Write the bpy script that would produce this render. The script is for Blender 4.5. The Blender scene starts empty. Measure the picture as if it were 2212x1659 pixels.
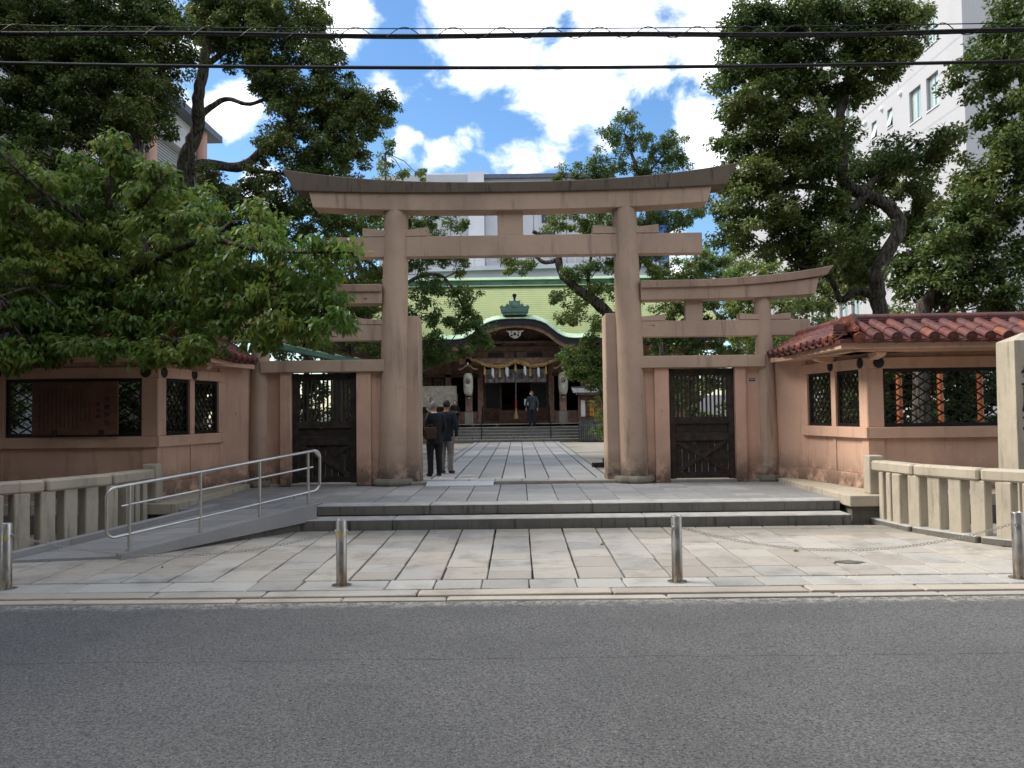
import bpy, math, random
import numpy as np
from mathutils import Vector, Matrix, Euler
random.seed(7); RNG = np.random.default_rng(7)
S = bpy.context.scene; COL = S.collection
R = math.radians
# ---------------------------------------------------------------- camera
CAM = Vector((0.11, 0.0, 1.70)); PITCH, YAW, ROLL = R(2.015), R(0.43), -0.0125
cam_d = bpy.data.cameras.new("camera"); cam_d.lens = 28.0; cam_d.sensor_width = 36.0
cam_d.clip_start = 0.05; cam_d.clip_end = 2000
CM = Matrix.Rotation(YAW, 3, 'Z') @ Matrix.Rotation(math.pi/2 + PITCH, 3, 'X') @ Matrix.Rotation(ROLL, 3, 'Z')
cam = bpy.data.objects.new("camera", cam_d); COL.objects.link(cam)
cam.matrix_world = Matrix.Translation(CAM) @ CM.to_4x4(); S.camera = cam
def W(px, py, d):            # survey helper: a sighting (on a 2212 px wide print) at distance d -> point of the place
    v = CM @ Vector(((px-1106)/1720, -(py-829.5)/1720, -1)); return CAM + v*(d/v.y)
# ---------------------------------------------------------------- world and sun
SUN_EL, SUN_AZ = R(46), R(-78)          # azimuth measured from +y (away from the camera) towards +x
EXPO = 0.90
w = bpy.data.worlds.new("World"); S.world = w; w.use_nodes = True
nt = w.node_tree; nt.nodes.clear(); N = nt.nodes.new; L = nt.links.new
sky = N('ShaderNodeTexSky'); sky.sky_type = 'NISHITA'; sky.sun_disc = False
sky.sun_elevation = SUN_EL; sky.sun_rotation = SUN_AZ; sky.altitude = 50; sky.air_density = 1.0; sky.dust_density = 0.6; sky.ozone_density = 2.0
tc = N('ShaderNodeTexCoord')
def wmath(op, a, b=None, c=None, clamp=False):
    n = N('ShaderNodeMath'); n.operation = op; n.use_clamp = clamp
    for i, x in enumerate((a, b, c)):
        if x is None: continue
        if isinstance(x, (int, float)): n.inputs[i].default_value = x
        else: L(x, n.inputs[i])
    return n.outputs[0]
def blob(px, py, rx):
    v = (CM @ Vector(((px-1106)/1720, -(py-829.5)/1720, -1))).normalized()
    n = N('ShaderNodeVectorMath'); n.operation = 'DISTANCE'; L(tc.outputs['Generated'], n.inputs[0]); n.inputs[1].default_value = v
    m = N('ShaderNodeMapRange'); m.inputs['From Min'].default_value = rx/1720*(1.5 if rx > 55 else 2.2); m.inputs['From Max'].default_value = rx/1720*0.3
    L(n.outputs['Value'], m.inputs['Value']); return m.outputs[0] if rx > 55 else wmath('MULTIPLY', m.outputs[0], .42+rx/180)
bl = None
for b in [(1030,20,150),(1160,60,150),(1290,60,170),(1420,40,150),(1560,40,170),(1700,60,190),(1240,170,60),(1400,150,70),
          (740,30,80),(690,-20,110),(500,235,60),(830,185,35),(1225,225,40),(1140,345,42),(1185,335,36),(1210,290,26),(1520,265,62),(1545,330,75),
          (1600,250,80),(880,295,26),(1010,290,24),(950,335,30),(1310,320,26),(700,420,60),(560,420,60),(1450,570,50),(1000,-120,200),(1400,-150,250),
          (600,-150,180),(300,100,120),(60,250,120),(1900,250,140),(2150,100,120)]:
    o = blob(*b); bl = o if bl is None else wmath('MAXIMUM', bl, o)
# cloud all round the unseen dome, thickened to make the fill light neutral
n1 = N('ShaderNodeTexNoise'); n1.inputs['Scale'].default_value = 2.3; n1.inputs['Detail'].default_value = 3; L(tc.outputs['Generated'], n1.inputs['Vector'])
away = N('ShaderNodeVectorMath'); away.operation = 'DISTANCE'; L(tc.outputs['Generated'], away.inputs[0]); away.inputs[1].default_value = (0, .93, .36)
aw = N('ShaderNodeMapRange'); aw.inputs['From Min'].default_value = .55; aw.inputs['From Max'].default_value = .8; L(away.outputs['Value'], aw.inputs['Value'])
gen = wmath('MULTIPLY', wmath('MULTIPLY', wmath('SUBTRACT', n1.outputs['Fac'], .30), 4.0, clamp=True), aw.outputs[0])
bl = wmath('MAXIMUM', bl, gen)
st = N('ShaderNodeMapping'); st.inputs['Scale'].default_value = (1, 1, 1.5); L(tc.outputs['Generated'], st.inputs['Vector'])
n2 = N('ShaderNodeTexNoise'); n2.inputs['Scale'].default_value = 11; n2.inputs['Detail'].default_value = 9; n2.inputs['Roughness'].default_value = .58; n2.inputs['Distortion'].default_value = .25
L(st.outputs[0], n2.inputs['Vector'])
dens = wmath('ADD', bl, wmath('MULTIPLY', wmath('SUBTRACT', n2.outputs['Fac'], .52), 2.9))
mr = N('ShaderNodeMapRange'); mr.interpolation_type = 'SMOOTHSTEP'; mr.inputs['From Min'].default_value = .34; mr.inputs['From Max'].default_value = .98
L(dens, mr.inputs['Value'])
hs = N('ShaderNodeHueSaturation'); hs.inputs['Saturation'].default_value = 1.22; hs.inputs['Value'].default_value = 1.12; L(sky.outputs[0], hs.inputs['Color'])
mx = N('ShaderNodeMix'); mx.data_type = 'RGBA'; L(mr.outputs[0], mx.inputs['Factor']); L(hs.outputs[0], mx.inputs['A']); mx.inputs['B'].default_value = (10.0, 10.3, 10.8, 1)
bg = N('ShaderNodeBackground'); bg.inputs['Strength'].default_value = 0.10; L(mx.outputs['Result'], bg.inputs['Color'])
wo = N('ShaderNodeOutputWorld'); L(bg.outputs[0], wo.inputs['Surface'])
sd = bpy.data.lights.new("sun", 'SUN'); sd.energy = 2.6; sd.angle = R(22); sd.color = (1, .93, .82)
sun = bpy.data.objects.new("sun", sd); COL.objects.link(sun)
sdir = Vector((math.sin(SUN_AZ)*math.cos(SUN_EL), math.cos(SUN_AZ)*math.cos(SUN_EL), math.sin(SUN_EL)))
sun.rotation_euler = sdir.to_track_quat('Z', 'Y').to_euler(); sun.location = (-10, 5, 30)
vs = S.view_settings; vs.view_transform = 'Standard'; vs.look = 'None'; vs.exposure = EXPO; vs.gamma = 1; vs.use_curve_mapping = False
S.display_settings.display_device = 'sRGB'
S.cycles.use_denoising = True; S.cycles.max_bounces = 6; S.cycles.diffuse_bounces = 3; S.cycles.transparent_max_bounces = 6
S.cycles.caustics_reflective = False; S.cycles.caustics_refractive = False

# ---------------------------------------------------------------- mesh helpers
class MB:
    def __init__(s): s.v = []; s.f = []
    def add(s, vs, fs, M=None):
        b = len(s.v)
        if M is not None: vs = [M @ Vector(p) for p in vs]
        s.v += [tuple(p) for p in vs]; s.f += [tuple(i+b for i in f) for f in fs]; return s
    def box(s, x0, x1, y0, y1, z0, z1, c=0, M=None):
        if x0 > x1: x0, x1 = x1, x0
        if y0 > y1: y0, y1 = y1, y0
        if z0 > z1: z0, z1 = z1, z0
        if c <= 0:
            return s.add([(x0,y0,z0),(x1,y0,z0),(x1,y1,z0),(x0,y1,z0),(x0,y0,z1),(x1,y0,z1),(x1,y1,z1),(x0,y1,z1)],
                [(3,2,1,0),(4,5,6,7),(0,1,5,4),(1,2,6,5),(2,3,7,6),(3,0,4,7)], M)
        c = min(c, (x1-x0)*.45, (y1-y0)*.45, (z1-z0)*.45)
        X, Y, Z = (x0, x1), (y0, y1), (z0, z1); vs = []; idx = {}
        for i in (0,1):
            for j in (0,1):
                for k in (0,1):
                    dx, dy, dz = c*(1-2*i), c*(1-2*j), c*(1-2*k)
                    for a, p in (('x',(X[i],Y[j]+dy,Z[k]+dz)),('y',(X[i]+dx,Y[j],Z[k]+dz)),('z',(X[i]+dx,Y[j]+dy,Z[k]))):
                        idx[(a,i,j,k)] = len(vs); vs.append(p)
        I = idx; fs = []
        for i in (0,1):
            q = [I[('x',i,0,0)],I[('x',i,1,0)],I[('x',i,1,1)],I[('x',i,0,1)]]; fs.append(q if i else q[::-1])
            q = [I[('y',0,i,0)],I[('y',1,i,0)],I[('y',1,i,1)],I[('y',0,i,1)]]; fs.append(q[::-1] if i else q)
            q = [I[('z',0,0,i)],I[('z',1,0,i)],I[('z',1,1,i)],I[('z',0,1,i)]]; fs.append(q if i else q[::-1])
        for i in (0,1):
            for j in (0,1):
                q = [I[('x',i,j,0)],I[('y',i,j,0)],I[('y',i,j,1)],I[('x',i,j,1)]]; fs.append(q if (i^j) else q[::-1])
                q = [I[('x',i,0,j)],I[('x',i,1,j)],I[('z',i,1,j)],I[('z',i,0,j)]]; fs.append(q[::-1] if (i^j) == 0 else q)
                q = [I[('y',0,i,j)],I[('y',1,i,j)],I[('z',1,i,j)],I[('z',0,i,j)]]; fs.append(q if (i^j) == 0 else q[::-1])
        for i in (0,1):
            for j in (0,1):
                for k in (0,1):
                    q = [I[('x',i,j,k)],I[('y',i,j,k)],I[('z',i,j,k)]]; fs.append(q if (i+j+k)%2 else q[::-1])
        return s.add(vs, fs, M)
    def obox(s, cx, cy, cz, sx, sy, sz, rz=0, c=0, rot=None):
        M = Matrix.Translation((cx,cy,cz)) @ (rot if rot is not None else Matrix.Rotation(rz, 4, 'Z'))
        return s.box(-sx/2,sx/2,-sy/2,sy/2,-sz/2,sz/2,c,M)
    def loft(s, rings, caps=True):
        n = len(rings[0]); vs = [p for r in rings for p in r]; fs = []
        for a in range(len(rings)-1):
            for i in range(n):
                j = (i+1) % n; fs.append((a*n+i, a*n+j, (a+1)*n+j, (a+1)*n+i))
        if caps: fs.append(tuple(range(n))[::-1]); fs.append(tuple((len(rings)-1)*n+i for i in range(n)))
        return s.add(vs, fs)
    def tube(s, pts, rads, n=10, caps=True, sq=1.0):
        pts = [Vector(p) for p in pts]
        if not hasattr(rads, '__len__'): rads = [rads]*len(pts)
        rings = []; up = None
        for i, p in enumerate(pts):
            t = (pts[min(i+1,len(pts)-1)] - pts[max(i-1,0)])
            t = t.normalized() if t.length > 1e-9 else Vector((0,0,1))
            if up is None:
                up = Vector((0,0,1)) if abs(t.z) < .9 else Vector((1,0,0))
            a = t.cross(up)
            if a.length < 1e-6: a = t.cross(Vector((0,1,0)))
            a.normalize(); b = a.cross(t).normalized(); up = b
            rings.append([p + rads[i]*(math.cos(2*math.pi*k/n)*a + sq*math.sin(2*math.pi*k/n)*b) for k in range(n)])
        rings = [r[::-1] for r in rings]
        return s.loft([[tuple(q) for q in r] for r in rings], caps)
    def lathe(s, prof, cx=0, cy=0, cz=0, n=24, M=None, sy=1):
        rings = [[(cx+r*math.cos(2*math.pi*k/n), cy+sy*r*math.sin(2*math.pi*k/n), cz+z) for k in range(n)] for r, z in prof]
        t = MB().loft(rings); return s.add(t.v, t.f, M)
    def prism(s, poly, y0, y1, M=None):     # poly in (x, z), counter-clockwise as seen from -y, extruded along y
        n = len(poly); vs = [(x,y0,z) for x,z in poly] + [(x,y1,z) for x,z in poly]
        fs = [tuple(range(n)), tuple(range(n,2*n))[::-1]] + [(i, i+n, (i+1)%n+n, (i+1)%n) for i in range(n)]
        return s.add(vs, fs, M)
    def mesh(s, name, mx=False):
        me = bpy.data.meshes.new(name)
        v = [(-x,y,z) for x,y,z in s.v] if mx else s.v; f = [t[::-1] for t in s.f] if mx else s.f
        me.from_pydata(v, [], f); me.update(); return me
def obj(name, mb, mat, parent=None, mx=False, smooth=None, bevel=0, loc=None):
    me = mb.mesh(name, mx) if isinstance(mb, MB) else mb
    if mat is not None and not me.materials: me.materials.append(mat)
    if smooth is not None and isinstance(mb, MB):
        me.shade_smooth(); me.set_sharp_from_angle(angle=R(smooth))
    o = bpy.data.objects.new(name, me); COL.objects.link(o)
    if parent is not None: attach(o, parent)
    if bevel:
        m = o.modifiers.new("bevel", 'BEVEL'); m.width = bevel; m.segments = 2; m.limit_method = 'ANGLE'; m.angle_limit = R(40)
    if loc is not None: o.location = loc
    return o
def wloc(o):
    return Vector(o.location) if o.type == 'EMPTY' else Vector((0,0,0))
def attach(o, parent):
    o.parent = parent
    o.matrix_parent_inverse = Matrix.Translation(-wloc(parent))
def thing(name, label, cat, loc=(0,0,0), group=None):
    o = bpy.data.objects.new(name, None); COL.objects.link(o); o.location = loc; o.empty_display_size = .2
    o['label'] = label; o['category'] = cat
    if group: o['group'] = group
    return o
def tag(o, label, cat, group=None, kind=None):
    o['label'] = label; o['category'] = cat
    if group: o['group'] = group
    if kind: o['kind'] = kind
    return o
def struct(o, label=None):
    o['kind'] = 'structure'
    if label: o['label'] = label
    return o
def stuff(o): o['kind'] = 'stuff'; return o

# ---------------------------------------------------------------- materials
def new_mat(name):
    m = bpy.data.materials.new(name); m.use_nodes = True; t = m.node_tree; t.nodes.clear()
    return m, t, t.nodes.new, t.links.new
class NG:
    def __init__(s, name):
        s.m, s.t, s.N, s.L = new_mat(name); s.geo = s.N('ShaderNodeNewGeometry'); s.pos = s.geo.outputs['Position']
    def math(s, op, a, b=None, clamp=False):
        n = s.N('ShaderNodeMath'); n.operation = op; n.use_clamp = clamp
        for i, x in enumerate((a, b)):
            if x is None: continue
            if isinstance(x, (int, float)): n.inputs[i].default_value = x
            else: s.L(x, n.inputs[i])
        return n.outputs[0]
    def scaled(s, sc):
        n = s.N('ShaderNodeVectorMath'); n.operation = 'MULTIPLY'; s.L(s.pos, n.inputs[0]); n.inputs[1].default_value = sc; return n.outputs[0]
    def noise(s, scale, detail=4, rough=.55, vec=None, dist=0):
        n = s.N('ShaderNodeTexNoise'); n.inputs['Scale'].default_value = scale; n.inputs['Detail'].default_value = detail
        n.inputs['Roughness'].default_value = rough; n.inputs['Distortion'].default_value = dist
        s.L(vec if vec is not None else s.pos, n.inputs['Vector']); return n.outputs['Fac']
    def ramp(s, x, a, b, lo=0, hi=1):
        n = s.N('ShaderNodeMapRange'); n.interpolation_type = 'SMOOTHSTEP'
        for k, v in (('From Min',a),('From Max',b),('To Min',lo),('To Max',hi)): n.inputs[k].default_value = v
        s.L(x, n.inputs['Value']); return n.outputs[0]
    def mix(s, f, a, b, mode='MIX'):
        n = s.N('ShaderNodeMix'); n.data_type = 'RGBA'; n.blend_type = mode
        for k, x in (('Factor',f),('A',a),('B',b)):
            if isinstance(x, (int,float)): n.inputs[k].default_value = x
            elif isinstance(x, tuple): n.inputs[k].default_value = (*x[:3], 1)
            else: s.L(x, n.inputs[k])
        return n.outputs['Result']
    def rnd(s):
        return s.N('ShaderNodeObjectInfo').outputs['Random']
    def z(s):
        n = s.N('ShaderNodeSeparateXYZ'); s.L(s.pos, n.inputs[0]); return n.outputs
    def value(s, col, v):
        n = s.N('ShaderNodeHueSaturation'); s.L(col, n.inputs['Color'])
        if isinstance(v,(int,float)): n.inputs['Value'].default_value = v
        else: s.L(v, n.inputs['Value'])
        return n.outputs[0]
    def out(s, col, rough=.8, bump=None, bd=.01, metal=0, spec=.4, bs=.6):
        p = s.N('ShaderNodeBsdfPrincipled')
        if isinstance(col, tuple): p.inputs['Base Color'].default_value = (*col[:3], 1)
        else: s.L(col, p.inputs['Base Color'])
        if isinstance(rough, (int,float)): p.inputs['Roughness'].default_value = rough
        else: s.L(rough, p.inputs['Roughness'])
        p.inputs['Metallic'].default_value = metal; p.inputs['Specular IOR Level'].default_value = spec
        if bump is not None:
            b = s.N('ShaderNodeBump'); b.inputs['Distance'].default_value = bd; b.inputs['Strength'].default_value = bs; s.L(bump, b.inputs['Height']); s.L(b.outputs[0], p.inputs['Normal'])
        o = s.N('ShaderNodeOutputMaterial'); s.L(p.outputs[0], o.inputs['Surface']); s.p = p; return s.m
def plain(name, col, rough=.7, var=.18, scale=6, metal=0, spec=.4, bump=.004, rnd=.12, fine=60):
    g = NG(name); c2 = tuple(x*(1-var*1.6) for x in col)
    c = g.mix(g.ramp(g.noise(scale, 5), .3, .7), col, c2)
    c = g.value(c, g.math('ADD', g.math('MULTIPLY', g.noise(fine, 3), .3), .85))
    if rnd: c = g.value(c, g.math('ADD', g.math('MULTIPLY', g.rnd(), 2*rnd), 1-rnd))
    return g.out(c, rough, g.noise(fine*.7, 4) if bump else None, bump, metal, spec)
def streaky(name, col, dirt, amount=.5, rough=.85, base_z=None, lit_tread=None, sc=1.0):
    g = NG(name)
    c = g.mix(g.ramp(g.noise(1.1*sc, 5), .35, .7), col, tuple(x*.82 for x in col))
    c = g.mix(g.math('MULTIPLY', g.ramp(g.noise(1, 7, .7, g.scaled((1.9*sc,1.9*sc,.8*sc))), .50, .68), .55*amount), c, tuple(.45*x+.55*y for x, y in zip(col, dirt)))
    c = g.mix(g.math('MULTIPLY', g.ramp(g.noise(1.0, 6, .65, g.scaled((7*sc,7*sc,.7*sc))), .52, .78), amount), c, dirt)
    c = g.mix(g.math('MULTIPLY', g.ramp(g.noise(9*sc, 6, .7), .58, .8), amount*.6), c, dirt)
    if base_z is not None:
        zz = g.z()[2]; t = g.ramp(zz, base_z, base_z+.75, 1, 0)
        t = g.math('MULTIPLY', t, g.ramp(g.noise(3.5, 6, .7), .34, .56)); c = g.mix(g.math('MULTIPLY', t, .95), c, tuple(x*.5 for x in dirt))
    c = g.mix(g.math('MULTIPLY', g.ramp(g.noise(7*sc, 3, .6), .73, .76), .8), c, tuple(x*.5 for x in dirt))
    if lit_tread:
        nn = g.N('ShaderNodeSeparateXYZ'); g.L(g.geo.outputs['Normal'], nn.inputs[0]); c = g.mix(g.ramp(nn.outputs[2], .3, .8), c, g.mix(g.ramp(g.noise(5, 5), .35, .7), lit_tread, tuple(x*.75 for x in lit_tread)))  # upward faces painted paler, as if lit from above
    c = g.value(c, g.math('ADD', g.math('MULTIPLY', g.noise(90, 3), .28), .86))
    return g.out(c, rough, g.noise(55, 5, .65), .004, spec=.25)
def granite(name, a, b, dark=(.05,.045,.04), rnd=.16, speck=.5, rough=.75, stain=.35, tint=None, moss=False):
    g = NG(name); r = g.rnd()
    c = g.mix(g.ramp(r, .1, .9), a, b)
    if tint: c = g.mix(g.ramp(g.math('FRACT', g.math('MULTIPLY', r, 7.3)), .7, .8), c, tint)
    c = g.value(c, g.math('ADD', g.math('MULTIPLY', g.math('FRACT', g.math('MULTIPLY', r, 13.7)), 2*rnd), 1-rnd))
    c = g.mix(g.math('MULTIPLY', g.ramp(g.noise(1.7, 6, .65), .45, .75), stain), c, tuple(x*.45 for x in a))
    c = g.mix(g.math('MULTIPLY', g.ramp(g.noise(130, 2), .55, .7), speck), c, dark)
    c = g.mix(g.math('MULTIPLY', g.ramp(g.noise(170, 2, vec=g.scaled((1,1.01,1.3))), .6, .72), speck*.5), c, tuple(min(1,x*1.5) for x in a))
    c = g.mix(g.math('MULTIPLY', g.ramp(g.noise(14, 5, .7), .6, .72), .35), c, tuple(x*.6 for x in a))
    if moss:
        y = g.math('ADD', g.z()[1], g.math('MULTIPLY', g.noise(1.6, 6, .7), 1.1)); c = g.mix(g.math('MULTIPLY', g.ramp(y, 11.2, 12.2), .65), c, (.13,.125,.10))
    return g.out(c, rough, g.noise(70, 4), .004, spec=.35)
M = {}
M['pink'] = streaky('pink_concrete', (.51,.37,.275), (.15,.125,.105), .85, base_z=.30, sc=.75)
M['pinkwall'] = streaky('pink_plaster', (.64,.41,.30), (.22,.16,.12), .5, base_z=.28)
M['mould'] = streaky('weathered_beam_top', (.17,.135,.105), (.028,.025,.022), 1.0, sc=1.2)
M['cap2'] = streaky('side_beam_top', (.45,.32,.24), (.09,.075,.06), .75, sc=1.4)
M['stone'] = streaky('weathered_stone', (.34,.31,.26), (.07,.065,.055), .55, sc=1.5)
M['fence'] = streaky('fence_granite', (.48,.425,.335), (.09,.08,.062), .7, sc=1.8)
M['step'] = streaky('step_granite', (.17,.16,.14), (.028,.026,.022), 1.0, sc=1.7, lit_tread=(.42,.41,.385))  # stained risers; the pale top colour stands in for light from above
M['base'] = streaky('foundation_stone', (.22,.20,.16), (.06,.06,.045), .6, sc=2)
M['paver'] = granite('paving_granite', (.46,.42,.36), (.42,.40,.365), tint=(.42,.375,.32), rnd=.12, stain=.8, moss=True)
M['edge'] = granite('edge_granite', (.45,.43,.385), (.41,.395,.36), stain=.5)
M['kerb'] = granite('kerb_granite', (.49,.43,.35), (.43,.395,.34), stain=.5)
M['plat'] = granite('platform_granite', (.30,.30,.295), (.255,.255,.255), stain=.35, rnd=.1)
M['path'] = granite('path_granite', (.37,.365,.355), (.31,.31,.31), stain=.3, rnd=.1)
M['ramp'] = granite('ramp_granite', (.33,.325,.32), (.30,.295,.29), stain=.15, rnd=.06)
M['joint'] = plain('joint_soil', (.06,.055,.045), .95)
M['steel'] = plain('brushed_steel', (.55,.54,.52), .32, metal=1, var=.12, bump=0, rnd=.04)
M['chain'] = plain('galvanised_chain', (.50,.47,.42), .45, metal=.35, var=.1, bump=0, rnd=0)
M['alu'] = plain('aluminium', (.62,.61,.59), .5, metal=.15, var=.05, bump=0)
M['black'] = plain('black_lacquer', (.012,.011,.012), .45)
M['darkwood'] = plain('aged_dark_wood', (.045,.033,.026), .8, var=.4, scale=8)
M['wood'] = plain('brown_wood', (.11,.055,.032), .7, var=.35)
M['orange'] = plain('orange_wood', (.30,.10,.03), .6, var=.3)
M['amber'] = plain('amber_board', (.55,.24,.045), .55, var=.15)
M['board'] = plain('notice_board_wood', (.15,.065,.035), .7, var=.2)
M['ink'] = plain('black_ink', (.012,.01,.01), .6, bump=0)
M['white'] = plain('white_paper', (.78,.78,.80), .7, var=.05, bump=0, rnd=0)
M['cream'] = plain('cream_lantern_paper', (.52,.48,.38), .7, var=.2)
M['greywood'] = plain('grey_weathered_wood', (.17,.17,.175), .85, var=.3)
M['straw'] = plain('straw_rope', (.50,.32,.12), .85, var=.3, fine=40)
M['red'] = plain('red_paint', (.35,.04,.025), .5)
M['vermilion'] = plain('vermilion_paint', (.50,.15,.06), .5)
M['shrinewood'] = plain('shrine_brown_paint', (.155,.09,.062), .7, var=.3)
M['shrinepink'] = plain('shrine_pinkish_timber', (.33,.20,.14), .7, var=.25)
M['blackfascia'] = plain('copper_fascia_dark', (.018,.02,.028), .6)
M['soil'] = plain('garden_soil', (.07,.06,.045), .95, scale=3)
M['blue'] = plain('blue_plate', (.02,.07,.16), .4, bump=0)
M['glassdark'] = plain('dark_glass', (.02,.024,.026), .12, bump=0)
M['yellow'] = plain('yellow_sticker', (.62,.47,.05), .5, bump=0)
def m_tile():
    g = NG('red_glazed_tile'); r = g.rnd()
    c = g.mix(g.ramp(r, .0, 1), (.125,.036,.028), (.085,.028,.027)); c = g.mix(g.ramp(g.math('FRACT', g.math('MULTIPLY', r, 9.1)), .80, .88), c, (.21,.062,.032))
    c = g.mix(g.math('MULTIPLY', g.ramp(g.noise(5, 6, .65), .5, .75), .6), c, (.055,.022,.02))
    c = g.mix(g.math('MULTIPLY', g.ramp(g.noise(2.2, 5, .7), .6, .75), .4), c, (.16,.12,.13))
    return g.out(c, g.ramp(g.noise(11, 4), .3, .7, .36, .68), g.noise(30, 3), .003, spec=.55)
M['tile'] = m_tile()
def m_asphalt():
    g = NG('asphalt'); c = g.mix(g.ramp(g.noise(.7, 4), .3, .7), (.145,.142,.134), (.198,.191,.181))
    c = g.mix(g.ramp(g.noise(55, 3, .6), .35, .65), tuple(x*.0+y for x,y in zip((1,1,1),(.085,.085,.085))), c)
    c = g.mix(g.math('MULTIPLY', g.ramp(g.noise(75, 3, .7), .58, .66), .8), c, (.33,.325,.31))
    c = g.mix(g.math('MULTIPLY', g.ramp(g.noise(27, 5, .8, g.scaled((1,1.03,1))), .64, .69), .9), c, (.55,.54,.52))
    c = g.mix(g.math('MULTIPLY', g.ramp(g.noise(48, 3, .6, g.scaled((1.07,1,1))), .57, .67), .85), c, (.03,.03,.032))
    xyz = g.z(); dy = g.math('ABSOLUTE', g.math('SUBTRACT', g.math('ADD', xyz[1], g.math('MULTIPLY', g.noise(1.1, 7, .7), .22)), 5.93))
    c = g.mix(g.math('MULTIPLY', g.math('MULTIPLY', g.ramp(dy, .002, .011, 1, 0), g.ramp(g.noise(6, 3), .35, .5)), .7), c, (.025,.025,.027))
    e = g.math('ADD', xyz[1], g.math('MULTIPLY', g.noise(5, 6, .75), .5))
    c = g.mix(g.math('MULTIPLY', g.ramp(e, 7.55, 7.78), g.ramp(g.noise(18, 5, .8), .42, .56)), c, (.38,.35,.30))
    c = g.mix(g.math('MULTIPLY', g.ramp(g.noise(.9, 5, .6, g.scaled((.5,1.4,1))), .62, .72), .25), c, (.05,.05,.052))
    return g.out(c, .85, g.noise(85, 4, .7), .012, spec=.35, bs=.9)
M['asphalt'] = m_asphalt()
def m_gravel():
    g = NG('gravel'); v = g.N('ShaderNodeTexVoronoi'); v.inputs['Scale'].default_value = 38; g.L(g.pos, v.inputs['Vector'])
    c = g.mix(g.ramp(g.noise(36, 3), .3, .7), (.30,.265,.22), (.16,.145,.125)); c = g.mix(g.ramp(v.outputs['Distance'], .0, .5), c, (.38,.35,.30))
    c = g.mix(g.math('MULTIPLY', g.ramp(g.noise(.5, 5), .45, .65), .5), c, (.10,.095,.07))
    return g.out(c, .9, v.outputs['Distance'], .02, spec=.3)
M['gravel'] = m_gravel()
def m_patina(name, a, b, streak=(.10,.20,.15), rough=.6):
    g = NG(name); c = g.mix(g.ramp(g.noise(1.3, 5, vec=g.scaled((1,1,3))), .3, .7), a, b)
    c = g.mix(g.math('MULTIPLY', g.ramp(g.noise(1, 6, .65, g.scaled((5,1,.7))), .52, .8), .35), c, streak)
    c = g.value(c, g.math('ADD', g.math('MULTIPLY', g.rnd(), .24), .88))
    return g.out(c, rough, g.noise(20, 4), .004, spec=.3)
M['patina'] = m_patina('green_patina_copper', (.32,.48,.34), (.46,.56,.38))
M['patina_dark'] = m_patina('dark_patina_copper', (.07,.15,.115), (.12,.22,.17), (.02,.03,.03))
def m_rooftile():
    g = NG('pale_green_roof_tile'); x = g.z()
    row = g.math('DIVIDE', g.math('SUBTRACT', x[1], 36.75), .2827); fr = g.math('FRACT', row)
    c = g.mix(g.noise(1, 3, .6, g.scaled((3.5,14,14))), (.60,.62,.34), (.46,.53,.29))
    c = g.mix(g.math('MULTIPLY', g.ramp(g.noise(.9, 6, .65, g.scaled((2.5,.6,.6))), .42, .75), .5), c, (.36,.47,.27))
    c = g.mix(g.math('MULTIPLY', g.ramp(fr, .72, .95), .6), c, (.25,.31,.16))
    return g.out(c, .6, g.noise(15, 3), .005, spec=.3)
M['roofgreen'] = m_rooftile()
def m_bark():
    g = NG('bark'); n = g.noise(1, 7, .7, g.scaled((16,16,3.5)), .6)
    c = g.mix(g.ramp(n, .38, .62), (.028,.022,.018), (.16,.14,.115)); c = g.mix(g.math('MULTIPLY', g.ramp(g.noise(2.5,4), .5, .7), .5), c, (.06,.065,.04))
    return g.out(c, .95, n, .05, spec=.15, bs=1)
M['bark'] = m_bark()
def m_leaf(name, a, b, c3, trans=.30, rough=.42, yellow=None):
    g = NG(name); isl = g.geo.outputs['Random Per Island']
    c = g.mix(isl, a, b); c = g.mix(g.ramp(g.noise(.55, 4), .42, .62), c, c3)
    if yellow: c = g.mix(g.ramp(g.math('FRACT', g.math('MULTIPLY', isl, 17.3)), .975, .985), c, yellow)
    g.out(c, rough, None, spec=.35)
    tr = g.N('ShaderNodeBsdfTranslucent'); g.L(g.value(c, 1.6), tr.inputs['Color'])
    ms = g.N('ShaderNodeMixShader'); ms.inputs[0].default_value = trans; g.L(g.p.outputs[0], ms.inputs[1]); g.L(tr.outputs[0], ms.inputs[2])
    o = [n for n in g.t.nodes if n.type == 'OUTPUT_MATERIAL'][0]; g.L(ms.outputs[0], o.inputs['Surface']); return g.m
M['camphor'] = m_leaf('camphor_leaf', (.038,.074,.016), (.08,.122,.027), (.125,.158,.04), yellow=(.20,.18,.04))
M['cherry'] = m_leaf('cherry_leaf', (.075,.15,.028), (.12,.20,.035), (.19,.24,.045), trans=.42, yellow=(.30,.16,.03))
M['fresh'] = m_leaf('fresh_leaf', (.045,.095,.018), (.08,.13,.025), (.12,.155,.03), trans=.38, yellow=(.25,.22,.05))
M['bright'] = m_leaf('bright_leaf', (.065,.12,.022), (.11,.16,.03), (.16,.19,.04), trans=.4)
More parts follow.
